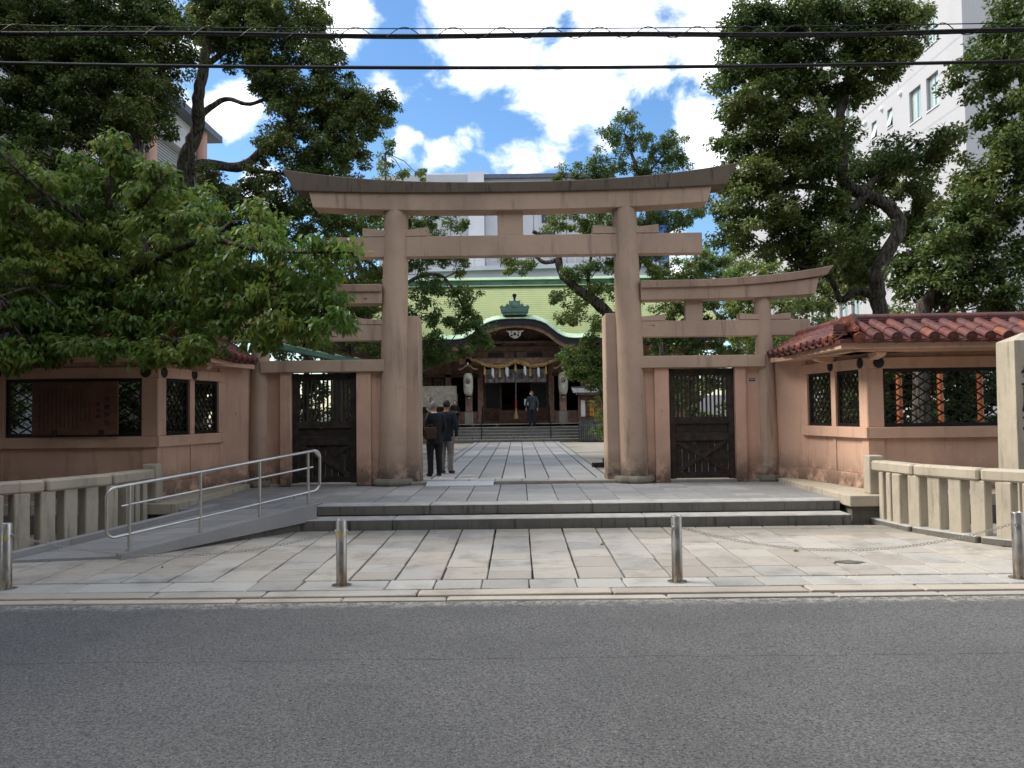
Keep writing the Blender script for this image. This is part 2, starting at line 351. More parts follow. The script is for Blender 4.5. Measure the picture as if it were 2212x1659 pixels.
def m_bld(name, col, px=1.2, pz=.6, line=.75):
    g = NG(name); x = g.z(); b = g.N('ShaderNodeTexBrick'); b.offset = 0
    cx = g.N('ShaderNodeCombineXYZ'); g.L(g.math('ADD', x[0], x[1]), cx.inputs[0]); g.L(x[2], cx.inputs[1]); g.L(cx.outputs[0], b.inputs['Vector'])
    b.inputs['Scale'].default_value = 1; b.inputs['Brick Width'].default_value = px; b.inputs['Row Height'].default_value = pz; b.inputs['Mortar Size'].default_value = .012
    b.inputs['Color1'].default_value = (*col,1); b.inputs['Color2'].default_value = (*[v*.96 for v in col],1); b.inputs['Mortar'].default_value = (*[v*line for v in col],1)
    c = g.mix(g.math('MULTIPLY', g.ramp(g.noise(.4,6,.6,g.scaled((1,1,.3))), .45,.75), .3), b.outputs['Color'], tuple(v*.75 for v in col))
    return g.out(c, .75, None, spec=.3)
M['bldwhite'] = m_bld('white_tile_facade', (.47,.465,.475), .10, .10, .85)
M['bldgrey'] = m_bld('grey_panel_facade', (.40,.41,.43), 3.0, 3.0, .7)
M['bldpanel'] = plain('grey_cladding_panel', (.44,.45,.48), .6, var=.06, scale=.4, rnd=.04, bump=0)
M['bldpale'] = plain('pale_concrete', (.62,.63,.66), .7, var=.08, scale=.4, bump=0)
M['roofgrey'] = plain('grey_roof_edge', (.12,.14,.19), .6, bump=0)
M['bluebld'] = plain('blue_glass_cladding', (.03,.13,.42), .3, bump=0, scale=.3)
def m_glass():
    g = NG('window_glass_curtain'); c = g.mix(g.ramp(g.noise(1, 3, .5, g.scaled((6,6,.2))), .4, .6), (.30,.40,.40), (.50,.58,.55))
    return g.out(c, .12, None, spec=.8)
M['glass'] = m_glass()
M['suit'] = plain('black_suit_cloth', (.012,.012,.015), .85, bump=.002, rnd=0)
M['navy'] = plain('navy_jacket_cloth', (.012,.016,.028), .85, rnd=0)
M['trouser'] = plain('beige_trouser_cloth', (.26,.25,.23), .85, rnd=0)
M['jersey'] = plain('slate_jersey', (.055,.07,.09), .85, rnd=0)
M['jeans'] = plain('dark_jeans', (.014,.02,.035), .85, rnd=0)
M['skin'] = plain('skin', (.42,.24,.16), .55, var=.05, rnd=0, bump=0)
M['greyhair'] = plain('grey_hair', (.25,.24,.23), .7, rnd=0)
M['darkhair'] = plain('dark_hair', (.025,.017,.013), .6, rnd=0)
M['leather'] = plain('brown_leather', (.05,.022,.014), .45, rnd=0)
M['rubber'] = plain('black_shoe', (.01,.01,.01), .4, rnd=0)
M['pale'] = plain('pale_cardigan', (.35,.33,.31), .85, rnd=0)
# ================================================================ setting: ground
struct(obj('ground', MB().add([(-400,-400,-.13),(400,-400,-.13),(400,600,-.13),(-400,600,-.13)],[(0,1,2,3)]), M['soil']))
struct(obj('road', MB().box(-60,60,-14,7.57,-.12,-.078), M['asphalt']))
def pz(y): return -.05+(y-8.0)*.0135
pave = struct(obj('pavement', MB().add([(-14,7.5,-.09),(14,7.5,-.09),(14,16,-.03),(-14,16,-.03)],[(0,1,2,3)]), M['joint']))
SLAB = []
for k in range(7):
    r = random.Random(k); t = MB().box(-.5,.5,-.5,.5,-.5,.5,0)
    # a block with a worn top arris: unit cube, top ring pulled in
    def ring(q, z, jit): return [(sx*(.5-q)+r.uniform(-jit,jit), sy*(.5-q)+r.uniform(-jit,jit), z) for sx,sy in ((-1,-1),(0,-1),(1,-1),(1,0),(1,1),(0,1),(-1,1),(-1,0))]
    def fix(rr): return [(x if abs(x)>.02 or True else x, y, z) for x,y,z in rr]
    SLAB.append(MB().loft([ring(0,-.5,0), ring(0.0,.38,.006), ring(.016,.5,.006)]).mesh('slab_block'))
def slab(name, x0, x1, y0, y1, zt, mat, parent, gap=.006, th=.06, slope=0.0):
    me = random.choice(SLAB)
    key = me.name+mat.name
    if key not in bpy.data.meshes:
        m2 = me.copy(); m2.name = key; m2.materials.append(mat)
    o = bpy.data.objects.new(name, bpy.data.meshes[key]); COL.objects.link(o); attach(o, parent)
    o.location = ((x0+x1)/2, (y0+y1)/2, zt-th/2); gx, gy = gap if isinstance(gap, tuple) else (gap, gap)
    o.scale = (x1-x0-gx, y1-y0-gy, th)
    if name == 'paving_slab': o.location.x += random.uniform(-.004,.004); o.location.y += random.uniform(-.003,.003)
    o.rotation_euler = (slope+random.uniform(-.002,.002), random.uniform(-.003,.003), random.uniform(-.007,.007))
    if random.random() < .5: o.scale.x *= -1; o.scale.y *= -1
    return o
def courses(y0, y1, lo, hi):
    ys = [y0]
    while ys[-1] < y1-hi: ys.append(ys[-1]+random.uniform(lo, hi))
    n = len(ys); ys.append(y1)
    if ys[-1]-ys[-2] < lo*.6: ys.pop(-2)
    return ys
col = .483
for i in range(-15, 15):
    ys = courses(8.42, 11.66, .36, .62)
    x = col*(i+.5)
    for a, b in zip(ys, ys[1:]):
        if abs(x) > 6.8 and b > 9.6+.0: pass
        slab('paving_slab', x, x+col, a, b, pz((a+b)/2)+random.uniform(-.002,.003), M['paver'], pave, (.020,.009), .06, .0135)
xs = [-7.2]
while xs[-1] < 7.2: xs.append(xs[-1]+random.choice((.483,.483,.483,.9)))
for a, b in zip(xs, xs[1:]): slab('edging_slab', a, b, 7.99, 8.41, -.049+random.uniform(-.002,.002), M['edge'], pave, .012)
kerb = struct(obj('kerb', MB().box(-30,30,7.55,7.985,-.14,-.085), M['joint']))
xs = [-8.4]
while xs[-1] < 8.4: xs.append(xs[-1]+random.choice((.55,1.1,1.5,1.9)))
for a, b in zip(xs, xs[1:]): slab('kerb_stone', a, b, 7.735, 7.975, -.05+random.uniform(-.003,.003), M['kerb'], kerb, .02)
xs = [-8.9]
while xs[-1] < 8.4: xs.append(xs[-1]+random.choice((1.0,1.6,2.1)))
for a, b in zip(xs, xs[1:]): slab('gutter_stone', a, b, 7.575, 7.728, -.066+random.uniform(-.002,.002), M['kerb'], kerb, .012)
pc = W(1832,1216,9.05); rq_ = random.Random(4); ang = [2*math.pi*k/14 for k in range(14)]
pv_ = [(pc.x+.22*math.cos(a)*rq_.uniform(.6,1.15), 9.05+.11*math.sin(a)*rq_.uniform(.5,1.2), pz(9.05)+.007) for a in ang]
obj('broken_patch', MB().add(pv_+[(pc.x,9.05,pz(9.05)+.0065)], [(k,(k+1)%14,14) for k in range(14)]), plain('broken_mortar', (.17,.15,.12), .95, var=.4, scale=12), pave)
# steps
steps = struct(obj('steps', MB().box(-3.0,4.94,12.0,15.3,-.05,.13), M['joint']))
def blocks(name, xs, y0, y1, z0, z1, mat, parent):
    for a, b in zip(xs, xs[1:]): obj(name, MB().box(a+.003,b-.003,y0,y1,z0,z1,.012), mat, parent)
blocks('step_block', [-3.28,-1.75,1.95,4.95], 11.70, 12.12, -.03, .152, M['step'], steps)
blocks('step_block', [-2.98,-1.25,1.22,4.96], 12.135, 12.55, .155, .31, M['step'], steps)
plat = struct(obj('gate_platform', MB().box(-5.3,5.3,12.56,16.2,-.05,.262), M['joint']))
for i in range(-11, 11):
    x = col*(i+.5); ys = courses(12.56, 15.36, .32, .62)
    for a, b in zip(ys, ys[1:]):
        if -5.2 < x and x+col < 5.2: slab('platform_slab', x, x+col, a, b, .312+random.uniform(-.001,.002), M['plat'], plat, (.013,.007))
xq = [-5.2,-4.6,-4.1,-3.55,-2.99]
for a, b in zip(xq, xq[1:]): slab('platform_slab', a, b, 11.93, 12.55, .312, M['plat'], plat, .01, .30)
# threshold
sill = struct(obj('threshold', MB().box(-2.0,2.0,15.38,15.50,.27,.372,.008), M['stone']))
obj('sill_block', MB().box(-4.75,-2.75,15.38,15.5,.27,.362,.008), M['stone'], sill); obj('sill_block', MB().box(2.75,4.75,15.38,15.5,.27,.362,.008), M['stone'], sill)
wp = MB().add([(-1.66,15.12,.315),(-.38,15.12,.315),(-.38,15.39,.378),(-1.66,15.39,.378),(-1.66,15.12,.32),(-.38,15.12,.32),(-.38,15.39,.384),(-1.66,15.39,.384)],
    [(3,2,1,0),(4,5,6,7),(0,1,5,4),(1,2,6,5),(2,3,7,6),(3,0,4,7)])
for k in range(28): wp.box(-1.64+k*.045,-1.62+k*.045,15.14,15.37,.322+0,.352)
tag(obj('threshold_ramp', MB().add(wp.v[:8], wp.f[:6]), M['alu']), 'small silver metal ramp plate laid against the gate threshold', 'ramp plate')
# shrine court
court = struct(obj('court_ground', MB().box(-60,60,15.7,120,-.1,.318), M['gravel']))
path = struct(obj('path', MB().box(-1.97,1.97,15.5,36.0,.30,.335), M['joint']))
for i in range(-5, 5): slab('path_slab', col*1.1*(i+.5)-.1, col*1.1*(i+1.5)-.1, 15.5, 16.28, .352, M['path'], path, .012)
for i in range(-4, 4):
    x = .483*(i+.5); ys = courses(16.3, 36.0, .45, 1.5)
    if i == 3: continue
    for a, b in zip(ys, ys[1:]): slab('path_slab', x, x+.483, a, b, .350+random.uniform(-.004,.004), M['path'], path, (.026,.012))
for sx in (-1, 1):
    ys = courses(16.3, 36.0, 1.2, 2.2)
    for a, b in zip(ys, ys[1:]):
        x0 = 1.70 if sx > 0 else -1.93; slab('path_slab', x0, x0+.23, a, b, .351, M['path'], path, .02)
for sx in (-1, 1):
    for k in range(9):
        slab('court_strip_stone', sx*(2.0+k*1.3), sx*(2.0+k*1.3+1.3), 27.4-(.5 if sx>0 else -.3), 27.9-(.5 if sx>0 else -.3), .336, M['edge'], court, .02)

# ================================================================ torii gate
gate = thing('torii_gate', 'large pinkish concrete triple torii gate on stone platform with curved dark-stained top beam', 'torii gate', (0,15.5,.31))
P = M['pink']
def ptube(x0, z0, r0, x1, z1, r1, y=15.5, n=28):
    return MB().tube([(x0,y,z0),(x0+(x1-x0)*.03,y,z0+.1),((x0+x1)/2,y,(z0+z1)/2),(x1,y,z1)],[r0*1.04,r0,(r0+r1)/2*1.01,r1], n)
for sx in (-1, 1):
    obj('pillar', ptube(sx*2.35,.40,.275,sx*2.235,5.70,.235), P, gate, smooth=50)
    obj('pillar', ptube(sx*4.97,.36,.195,sx*4.885,3.92,.155), P, gate, smooth=50)
    for x, r, h in ((2.35,.43,.15),(4.97,.31,.13)):
        m = MB().lathe([(r*.96,0),(r,h*.35),(r*.98,h*.7),(r*.86,h*.95),(r*.6,h)], sx*x, 15.5, .305, 8, sy=.92)
        o = obj('foundation_stone', m, M['base'], gate, bevel=.03)
def curved(xs, bot, top, y0f, y1f, flare=0):
    rings = []
    for x in xs:
        b, t = bot(x), top(x); rings.append([(x,y0f+.0,b),(x,y1f,b),(x,y1f+flare,t),(x,y0f-flare,t)])
    return MB().loft(rings)
def cut_ends(mb, half_b, half_t, n):       # splay the end rings outwards towards the top
    return mb
ts = [i/24 for i in range(-24, 25)]
def beam(hb, ht, bot, top, yf, yb, flare=.0, xs=ts, x_off=0):
    rings = []
    for t in xs:
        xb, xt = hb*t, ht*t; b, tt = bot(abs(t)), top(abs(t)); rings.append([(xb+x_off,yf,b),(xt+x_off,yf-flare,tt),(xt+x_off,yb+flare,tt),(xb+x_off,yb,b)])
    return MB().loft(rings)
bm = beam(4.16, 4.40, lambda t: 5.94+.085*t**2.6, lambda t: 6.13+.31*t**2.5, 15.20, 15.80, .03)
# a low ridge on the weathered top
obj('top_beam', bm, M['mould'], gate, bevel=.015)
obj('lower_top_beam', beam(3.82, 3.90, lambda t: 5.61+.10*t**2.6, lambda t: 5.945+.075*t**2.6, 15.27, 15.73, .02), P, gate, bevel=.012)
obj('tie_beam', MB().box(-3.73,3.72,15.37,15.63,4.74,5.14), P, gate, bevel=.012)
obj('centre_strut', MB().box(-.25,.25,15.39,15.61,5.14,5.62), P, gate, bevel=.01)
def wedge(x0, x1, z, hlow, hhigh, s):      # low by the pillar, high at its outer end
    a = MB().prism([(x0,z),(x1,z),(x1,z+hhigh),(x0,z+hlow)] if x1 > x0 else [(x1,z),(x0,z),(x0,z+hlow),(x1,z+hhigh)], 15.36, 15.64); return a
for sx in (-1, 1):
    for d, L0 in ((1,.74),(-1,.74)):
        x0 = sx*2.24; x1 = sx*(2.24+d*(.22+.42)); obj('wedge', wedge(x0, x1*1.0, 5.143, .10, .17, sx), P, gate, bevel=.008)
    # side torii
    def side(mb): return mb
    nx = 30; xs = [i/nx for i in range(nx+1)]
    def sbeam(x0, xb, xt, bot, top, yf, yb, fl=.02):
        return MB().loft([[(x0+(xb-x0)*t,yf,bot(t)),(x0+(xt-x0)*t,yf-fl,top(t)),(x0+(xt-x0)*t,yb+fl,top(t)),(x0+(xb-x0)*t,yb,bot(t))] for t in xs])
    obj('side_top_beam', sbeam(2.50,6.06,6.20,lambda t:4.055+.20*t**3,lambda t:4.195+.245*t**2.8,15.24,15.76), M['cap2'], gate, mx=sx<0, bevel=.012)
    obj('side_lower_top_beam', sbeam(2.50,5.86,5.93,lambda t:3.83+.07*t**3,lambda t:4.058+.165*t**3,15.30,15.70,.015), P, gate, mx=sx<0, bevel=.01)
    obj('side_tie_beam', MB().box(2.5,5.78,15.39,15.61,3.12,3.43), P, gate, mx=sx<0, bevel=.01)
    obj('side_strut', MB().box(3.38,3.71,15.41,15.59,3.43,3.84), P, gate, mx=sx<0, bevel=.008)
    for x0, x1 in ((2.45,2.98),(4.92,4.42),(4.92,5.40)):
        m = MB().prism([(x0,3.432),(x1,3.432),(x1,3.56),(x0,3.51)] if x1 > x0 else [(x1,3.432),(x0,3.432),(x0,3.51),(x1,3.56)], 15.38, 15.62)
        obj('side_wedge', m, P, gate, mx=sx<0, bevel=.006)
    obj('buttress', MB().box(1.83,2.36,15.50,16.15,.32,3.60), P, gate, mx=sx<0, bevel=.015)
# ---------------------------------------------------------------- side gates (wall + wooden door)
for sx in (-1, 1):
    mxf = sx < 0
    gw = thing('side_gateway', ('pinkish plaster gateway with dark plank door, right of the main torii opening' if sx > 0 else 'shadowed plaster gateway with dark plank door, left of the torii opening behind the handrail'), 'gateway', (sx*3.65,15.5,.31), 'side gateways under the small torii')
    PW = M['pinkwall']
    obj('lintel', MB().box(2.45,4.86,15.30,15.62,2.515,2.745), P, gw, mx=mxf, bevel=.01)
    obj('gate_post', MB().box(2.74,3.02,15.36,15.60,.32,2.514), PW, gw, mx=mxf, bevel=.01)
    obj('gate_post', MB().box(4.29,4.50,15.36,15.60,.32,2.514), PW, gw, mx=mxf, bevel=.01)
    obj('wall_panel', MB().box(2.40,2.738,15.44,15.58,.32,2.513), PW, gw, mx=mxf)
    obj('wall_panel', MB().box(4.502,4.86,15.44,15.58,.32,2.513), PW, gw, mx=mxf)
    D = M['darkwood']; dm = MB()
    for a in ((3.03,3.15,.37,2.50),(4.17,4.285,.37,2.50)): dm.box(a[0],a[1],15.46,15.54,a[2],a[3],.006)
    door = obj('door', dm, D, gw, mx=mxf)
    for z0, z1 in ((2.36,2.49),(1.43,1.56),(1.10,1.26),(.38,.50)): obj('rail', MB().box(3.15,4.17,15.465,15.535,z0,z1,.005), D, door, mx=mxf)
    for k in range(13):
        x = 3.19+k*.0795; obj('bar', MB().box(x,x+.034,15.48,15.52,1.56,2.36,.004), D, door, mx=mxf)
    for k in range(8): obj('plank', MB().box(3.152+k*.127,3.152+(k+1)*.127-.006,15.505,15.53,.50,1.10,.004), D, door, mx=mxf)
    obj('plank', MB().box(3.152,4.168,15.505,15.53,1.262,1.428,.004), D, door, mx=mxf)
    for s2 in (-1, 1):
        a = math.atan2(.62, 1.02)*s2
        obj('brace', MB().obox(3.66,15.49-.004*s2,.80,1.17,.022,.085,c=.004,rot=Matrix.Rotation(-a,4,'Y')), D, door, mx=mxf)
    for k in (0,): obj('handle', MB().lathe([(.0,0),(.03,.0),(.034,.012),(.0,.02)],0,0,0,12,M=Matrix.Translation((4.23,15.455,1.2)) @ Matrix.Rotation(math.pi/2,4,'X')), M['black'], door, mx=mxf)
    if sx > 0:
        # far wooden step and little address plate
        pl = tag(obj('address_plate', MB().box(4.585,4.70,15.430,15.4395,2.24,2.30,.002), M['blue']), 'tiny dark blue address plate on the pink wall beside the right gateway', 'address plate')
        PLATE = pl
# ---------------------------------------------------------------- text helper
def text_mesh(s, size, depth=.002, spacing=1.0, align='CENTER'):
    c = bpy.data.curves.new('lettering', 'FONT'); c.body = s; c.size = size; c.extrude = depth; c.align_x = align; c.align_y = 'CENTER'; c.resolution_u = 3
    o = bpy.data.objects.new('tmp', c); COL.objects.link(o); bpy.context.view_layer.update()
    me = bpy.data.meshes.new_from_object(o.evaluated_get(bpy.context.evaluated_depsgraph_get())); bpy.data.objects.remove(o); bpy.data.curves.remove(c); return me
def lettering(s, size, loc, mat, parent=None, rot=(math.pi/2,0,0), depth=.002, scale=(1,1,1), name='lettering'):
    me = text_mesh(s, size, depth); me.materials.clear(); me.materials.append(mat)
    o = bpy.data.objects.new(name, me); COL.objects.link(o)
    if parent: attach(o, parent)
    o.location = loc; o.rotation_euler = rot; o.scale = scale; return o
lettering('渡辺-3', .036, (4.6425,15.4285,2.272), M['white'], PLATE)

# ================================================================ roofed walls (both sides)
def clip(px, pz_, dx, dz, x0, x1, z0, z1):
    t0, t1 = -1e9, 1e9
    for p, d, a, b in ((px,dx,x0,x1),(pz_,dz,z0,z1)):
        if abs(d) < 1e-9:
            if p < a or p > b: return None
            continue
        u, v = (a-p)/d, (b-p)/d
        if u > v: u, v = v, u
        t0, t1 = max(t0,u), min(t1,v)
    return (t0, t1) if t1-t0 > .03 else None
def lattice(T, L0, L1, z0, z1, ang, step, parent, mxf, th=.024):
    """T maps local (x along wall, y outward(-) , z) to the place; builds frame + crossing slats"""
    K = M['black']; fr = MB()
    f = .055
    for a in ((L0,L1,z0,z0+f),(L0,L1,z1-f,z1),(L0,L0+f,z0+f,z1-f),(L1-f,L1,z0+f,z1-f)): fr.box(a[0],a[1],-.03,.03,a[2],a[3],0,T)
    win = obj('lattice_window', fr, K, parent, mx=mxf)
    for s2 in (-1, 1):
        dx, dz = math.cos(ang), s2*math.sin(ang); W_, H_ = L1-L0-2*f, z1-z0-2*f
        span = W_*math.sin(ang)+H_*math.cos(ang); st = step*math.sin(ang); n = int(span/st)
        for k in range(-n, n+1):
            cx, cz = (L0+L1)/2 + k*step, (z0+z1)/2
            r = clip(cx, cz, dx, dz, L0+f, L1-f, z0+f, z1-f)
            if not r: continue
            m = (r[0]+r[1])/2; ln = r[1]-r[0]
            mm = T @ Matrix.Translation((cx+dx*m, .008*s2, cz+dz*m)) @ Matrix.Rotation(-s2*ang, 4, 'Y')
            obj('slat', MB().box(-ln/2,ln/2,-.009,.009,-th/2,th/2,0,mm), K, win, mx=mxf)
    return win
def frame_T(p0, p1):
    p0, p1 = Vector(p0), Vector(p1); d = (p1-p0); a = math.atan2(d.y, d.x)
    return Matrix.Translation((p0.x,p0.y,0)) @ Matrix.Rotation(a,4,'Z'), d.length
COVER = None
def tile_meshes():
    n = 9; r = .085
    out = [(r*math.cos(math.pi*i/(n-1)), r*math.sin(math.pi*i/(n-1))) for i in range(n)]
    inn = [(x*.86, z*.86) for x, z in out[::-1]]
    prof = out+inn
    def tube_half(r0s, r1s): return MB().loft([[(x*r0s,0,z*r0s) for x,z in prof],[(x*r1s,1,z*r1s) for x,z in prof]]).mesh('cover_tile')
    cov = tube_half(1.0,.93)
    pn = [(.11*(i/4-1), .03*((i/4-1)**2)-.03) for i in range(9)]; pf = pn+[(x,z-.016) for x,z in pn[::-1]]
    pan = MB().loft([[(x,0,z) for x,z in pf],[(x,1,z) for x,z in pf]]).mesh('pan_tile')
    d = MB().lathe([(.0,-.03),(.088,-.03),(.09,-.005),(.082,.0),(.075,-.006),(.045,-.006),(.04,.0),(.0,.002)],n=20,M=Matrix.Rotation(math.pi/2,4,'X')).mesh('end_tile')
    for m in (cov, pan, d): m.materials.append(M['tile']); m.shade_smooth(); m.set_sharp_from_angle(angle=R(40))
    return cov, pan, d
COV, PAN, DISC = tile_meshes()
def tile_slope(p_eave0, p_eave1, up, n, L, parent, rows=3, lims=None, disc=True):
    """p_eave0->p_eave1 is the eave, 'up' the unit vector up the slope, n cover rows; lims(i) -> length of row i"""
    e = (p_eave1-p_eave0); ex = e.normalized(); step = e.length/n
    nz = ex.cross(up).normalized()
    if nz.z < 0: nz = -nz; 
    X = up.cross(nz).normalized()
    B = Matrix(((X.x,up.x,nz.x),(X.y,up.y,nz.y),(X.z,up.z,nz.z))).to_4x4()
    for i in range(n+1):
        base = p_eave0 + ex*step*i; Li = lims(i) if lims else L
        if Li < .12: continue
        m = max(1, round(Li/.33)); seg = Li/m
        for k in range(m):
            o = bpy.data.objects.new('cover_tile', COV); COL.objects.link(o); attach(o, parent)
            o.matrix_basis = Matrix.Translation(base + up*seg*k + nz*(.012+.006*((k)%2))) @ B @ Matrix.Diagonal((1,seg+.03,1,1))
        if disc:
            o = bpy.data.objects.new('end_tile', DISC); COL.objects.link(o); attach(o, parent)
            o.matrix_basis = Matrix.Translation(base + nz*.012 - up*.004) @ B
        if i < n:
            m = max(1, round(Li/.30)); seg = Li/m
            for k in range(m):
                o = bpy.data.objects.new('pan_tile', PAN); COL.objects.link(o); attach(o, parent)
                o.matrix_basis = Matrix.Translation(base + ex*step*.5 + up*(seg*k-.02) + nz*(.0+.004)) @ B @ Matrix.Diagonal((step/.28*1.05,seg+.05,1.3,1)) @ Matrix.Rotation(-.05,4,'X')
for sx in (-1, 1):
    mxf = sx < 0
    rw = thing('roofed_wall', ('pink plaster wall with lattice windows under a red tile roof, right of gate' if sx > 0 else 'shaded plaster wall with lattice windows and notice under tiled roof, left of gate'), 'roofed wall', (sx*6,13.5,.40), 'tile roofed walls flanking the gate')
    PW = M['pinkwall']
    def A(name, mb, mat=PW, bev=.008, par=None): return obj(name, mb, mat, par or rw, mx=mxf, bevel=bev)
    c0, c1, cE = (5.40,14.72), (5.71,12.80), (11.5,12.62)
    TB, LB = frame_T(c0, c1)      # local x from back to corner; local -y ... outward is +y? computed below
    TC, LC = frame_T(c1, cE)
    # run A: gate pillar to start of lattice wall
    TA, LA = frame_T((5.02,15.62),(5.40,14.72))
    A('plain_panel', MB().box(0,LA+.06,-.02,.16,.34,2.62,0,TA))
    A('plinth', MB().box(0.1,LA+.0,-.05,.18,.30,.60,0,TA))
    # in TB, x runs towards the viewer; the outer (left, camera-side) face is local -y
    for T, Ln in ((TB,LB),(TC,LC)):
        first = T is TB
        A('plinth', MB().box(0 if first else -.02,Ln+(.04 if first else 0),-.045,.16,.40,.63,0,T))
        A('lower_panel', MB().box(0,Ln,.0,.13,.63,1.21,0,T))
        A('sill', MB().box(-.02,Ln+(.065 if first else 0),-.075,.17,1.21,1.385,0,T))
        A('top_beam', MB().box(-.03,Ln+(.05 if first else 0),-.055,.16,2.325,2.50,0,T))
        A('soffit', MB().box(-.5 if first else -.3,Ln+(.25 if first else 0),-.42 if first else -.50,.50,2.575,2.66,0,T))
        A('top_wall', MB().box(0,Ln,.02,.12,2.50,2.575,0,T))
    # fascia around the eaves
    A('fascia', MB().box(5.10,11.5,12.17,12.30,2.60,2.70)); A('fascia', MB().box(5.05,5.17,12.172,15.2,2.602,2.70))
    # posts
    A('corner_post', MB().box(LB-.20,LB+.02,-.03,.14,1.385,2.325,0,TB)); A('corner_post', MB().box(-.02,.235,-.035,.14,1.386,2.324,0,TC))
    A('corner_post', MB().box(LB-.16,LB+.02,-.022,.12,.63,1.21,0,TB)); A('corner_post', MB().box(-.02,.235,-.025,.12,.631,1.209,0,TC))
    A('mullion', MB().box(LB*.46,LB*.46+.14,-.02,.13,1.385,2.325,0,TB)); A('mullion', MB().box(LB*.46+.02,LB*.46+.12,-.02,.12,.63,1.21,0,TB))
    A('mullion', MB().box(-.02,.10,-.02,.13,1.385,2.325,0,TB))
    for x in (2.42+.0, 5.1): A('mullion', MB().box(x,x+.22,-.03,.14,1.385,2.325,0,TC)); A('mullion', MB().box(x+.02,x+.2,-.018,.12,.63,1.21,0,TC))
    lattice(TB @ Matrix.Translation((0,.05,0)), .10, LB*.46, 1.39, 2.32, R(50), .135, rw, mxf, .02)
    lattice(TB @ Matrix.Translation((0,.05,0)), LB*.46+.14, LB-.20, 1.39, 2.32, R(50), .135, rw, mxf, .02)
    lattice(TC @ Matrix.Translation((0,.06,0)), .235, 2.42, 1.39, 2.32, R(33), .26, rw, mxf, .022)
    lattice(TC @ Matrix.Translation((0,.06,0)), 2.64, 5.1, 1.39, 2.32, R(33), .26, rw, mxf, .022)
    # medallions and brackets
    for T, x in ((TB,LB*.46+.07),(TB,LB-.10),(TC,.16),(TC,2.53)):
        A('medallion', MB().lathe([(.0,0),(.082,0),(.088,.012),(.06,.02),(.03,.026),(0,.028)],n=20,M=T @ Matrix.Translation((x,-.052,2.415)) @ Matrix.Rotation(math.pi/2,4,'X')), M['black'], 0)
    for T, x, l in ((TB,LB*.46+.07,.36),(TC,.08,.40),(TC,2.53,.40)):
        pr = [(-l,2.545),(-l+.05,2.505),(-.06,2.46),(0.0,2.46),(0.0,2.574),(-l,2.574)]
        mb = MB(); n = len(pr); vs = [(x-.07,y,z) for y,z in pr]+[(x+.07,y,z) for y,z in pr]
        mb.add(vs, [tuple(range(n))[::-1], tuple(range(n,2*n))]+[(i,(i+1)%n,(i+1)%n+n,i+n) for i in range(n)], T); A('bracket', mb, PW, .008)
    # roof deck (two sloping slabs each run) and tiles
    def quad_slab(a,b,c,d,t=.05):
        vs = [Vector(p) for p in (a,b,c,d)]; lo = [v-Vector((0,0,t)) for v in vs]; return MB().add(lo+vs,[(3,2,1,0),(4,5,6,7),(0,1,5,4),(1,2,6,5),(2,3,7,6),(3,0,4,7)])
    eC, eE = (5.02,12.12,2.735), (11.5,12.12,2.735); r0, rE = (5.62,12.98,3.05), (11.5,12.98,3.05); rB, eB = (5.52,15.25,3.02), (4.96,15.25,2.70)
    def sxp(p): return Vector((p[0]*sx, p[1], p[2]))
    deck = MB(); q = quad_slab(eC,eE,rE,r0); deck.add(q.v,q.f); q = quad_slab(eB,eC,r0,rB); deck.add(q.v,q.f)
    q = quad_slab(r0,rE,(11.5,13.8,2.75),(6.1,13.8,2.75)); deck.add(q.v,q.f); q = quad_slab(r0,(6.1,13.8,2.75),(6.1,15.25,2.75),rB); deck.add(q.v,q.f)
    roof = A('roof', deck, M['tile'], 0)
    up = (Vector(r0)-Vector((5.62,12.12,2.735))); Ls = up.length; up = sxp(up.normalized())
    nC = 23; stp = (11.5-5.02)/nC
    tile_slope(sxp(eC)+Vector((0,-.03,.01)), sxp(eE)+Vector((0,-.03,.01)), up, nC, Ls, roof, lims=lambda i: Ls*min(1, (i*stp)/.60+.0) if i*stp < .6 else Ls)
    upB = (Vector((5.55,14,3.03))-Vector((4.975,14,2.715))); LbS = upB.length; upB = sxp(upB.normalized())
    nB = 11; stb = 3.13/nB
    tile_slope(sxp(eC)+Vector((-.03*sx,0,.01)), sxp(eB)+Vector((-.03*sx,0,.01)), upB, nB, LbS, roof, lims=lambda i: LbS*min(1, (i*stb)/.86) if i*stb < .86 else LbS)
    # ridges: stacked flat courses and round cap tiles
    def ridge(a, b, hgt=.12, seg=.55):
        a, b = Vector(a), Vector(b); d = b-a; n = max(1, round(d.length/seg)); yaw = math.atan2(d.y, d.x); pit = math.atan2(d.z, math.hypot(d.x,d.y))
        Tm = Matrix.Translation(a) @ Matrix.Rotation(yaw,4,'Z') @ Matrix.Rotation(-pit,4,'Y')
        for k in range(n):
            x0, x1 = d.length*k/n, d.length*(k+1)/n-.006
            for j in range(3): A('ridge_course', MB().box(x0,x1,-.105+.012*j,.105-.012*j,.0+.036*j,.030+.036*j,.006,Tm), M['tile'], 0, roof)
            cv = MB().tube([(x0,0,.115),(x1,0,.115)],[.078,.074],14); o = obj('ridge_tile', cv.add([],[]) , M['tile'], roof, mx=mxf); 
            me = o.data; me.transform(Matrix.Identity(4))
            for v in me.vertices:
                p = Tm @ Vector(((-v.co.x if mxf else v.co.x), v.co.y, v.co.z)); v.co = (-p.x if mxf else p.x, p.y, p.z)
            me.shade_smooth(); me.set_sharp_from_angle(angle=R(40))
    ridge((5.60,12.98,3.03), rE); ridge((5.55,13.05,3.02), (5.50,15.25,3.0)); ridge((5.02,12.16,2.80), (5.58,12.94,3.05), seg=.4)
    # ridge-end ornament on the hip
    Tm = Matrix.Translation((5.16,12.22,2.92)) @ Matrix.Rotation(R(-35),4,'Z')
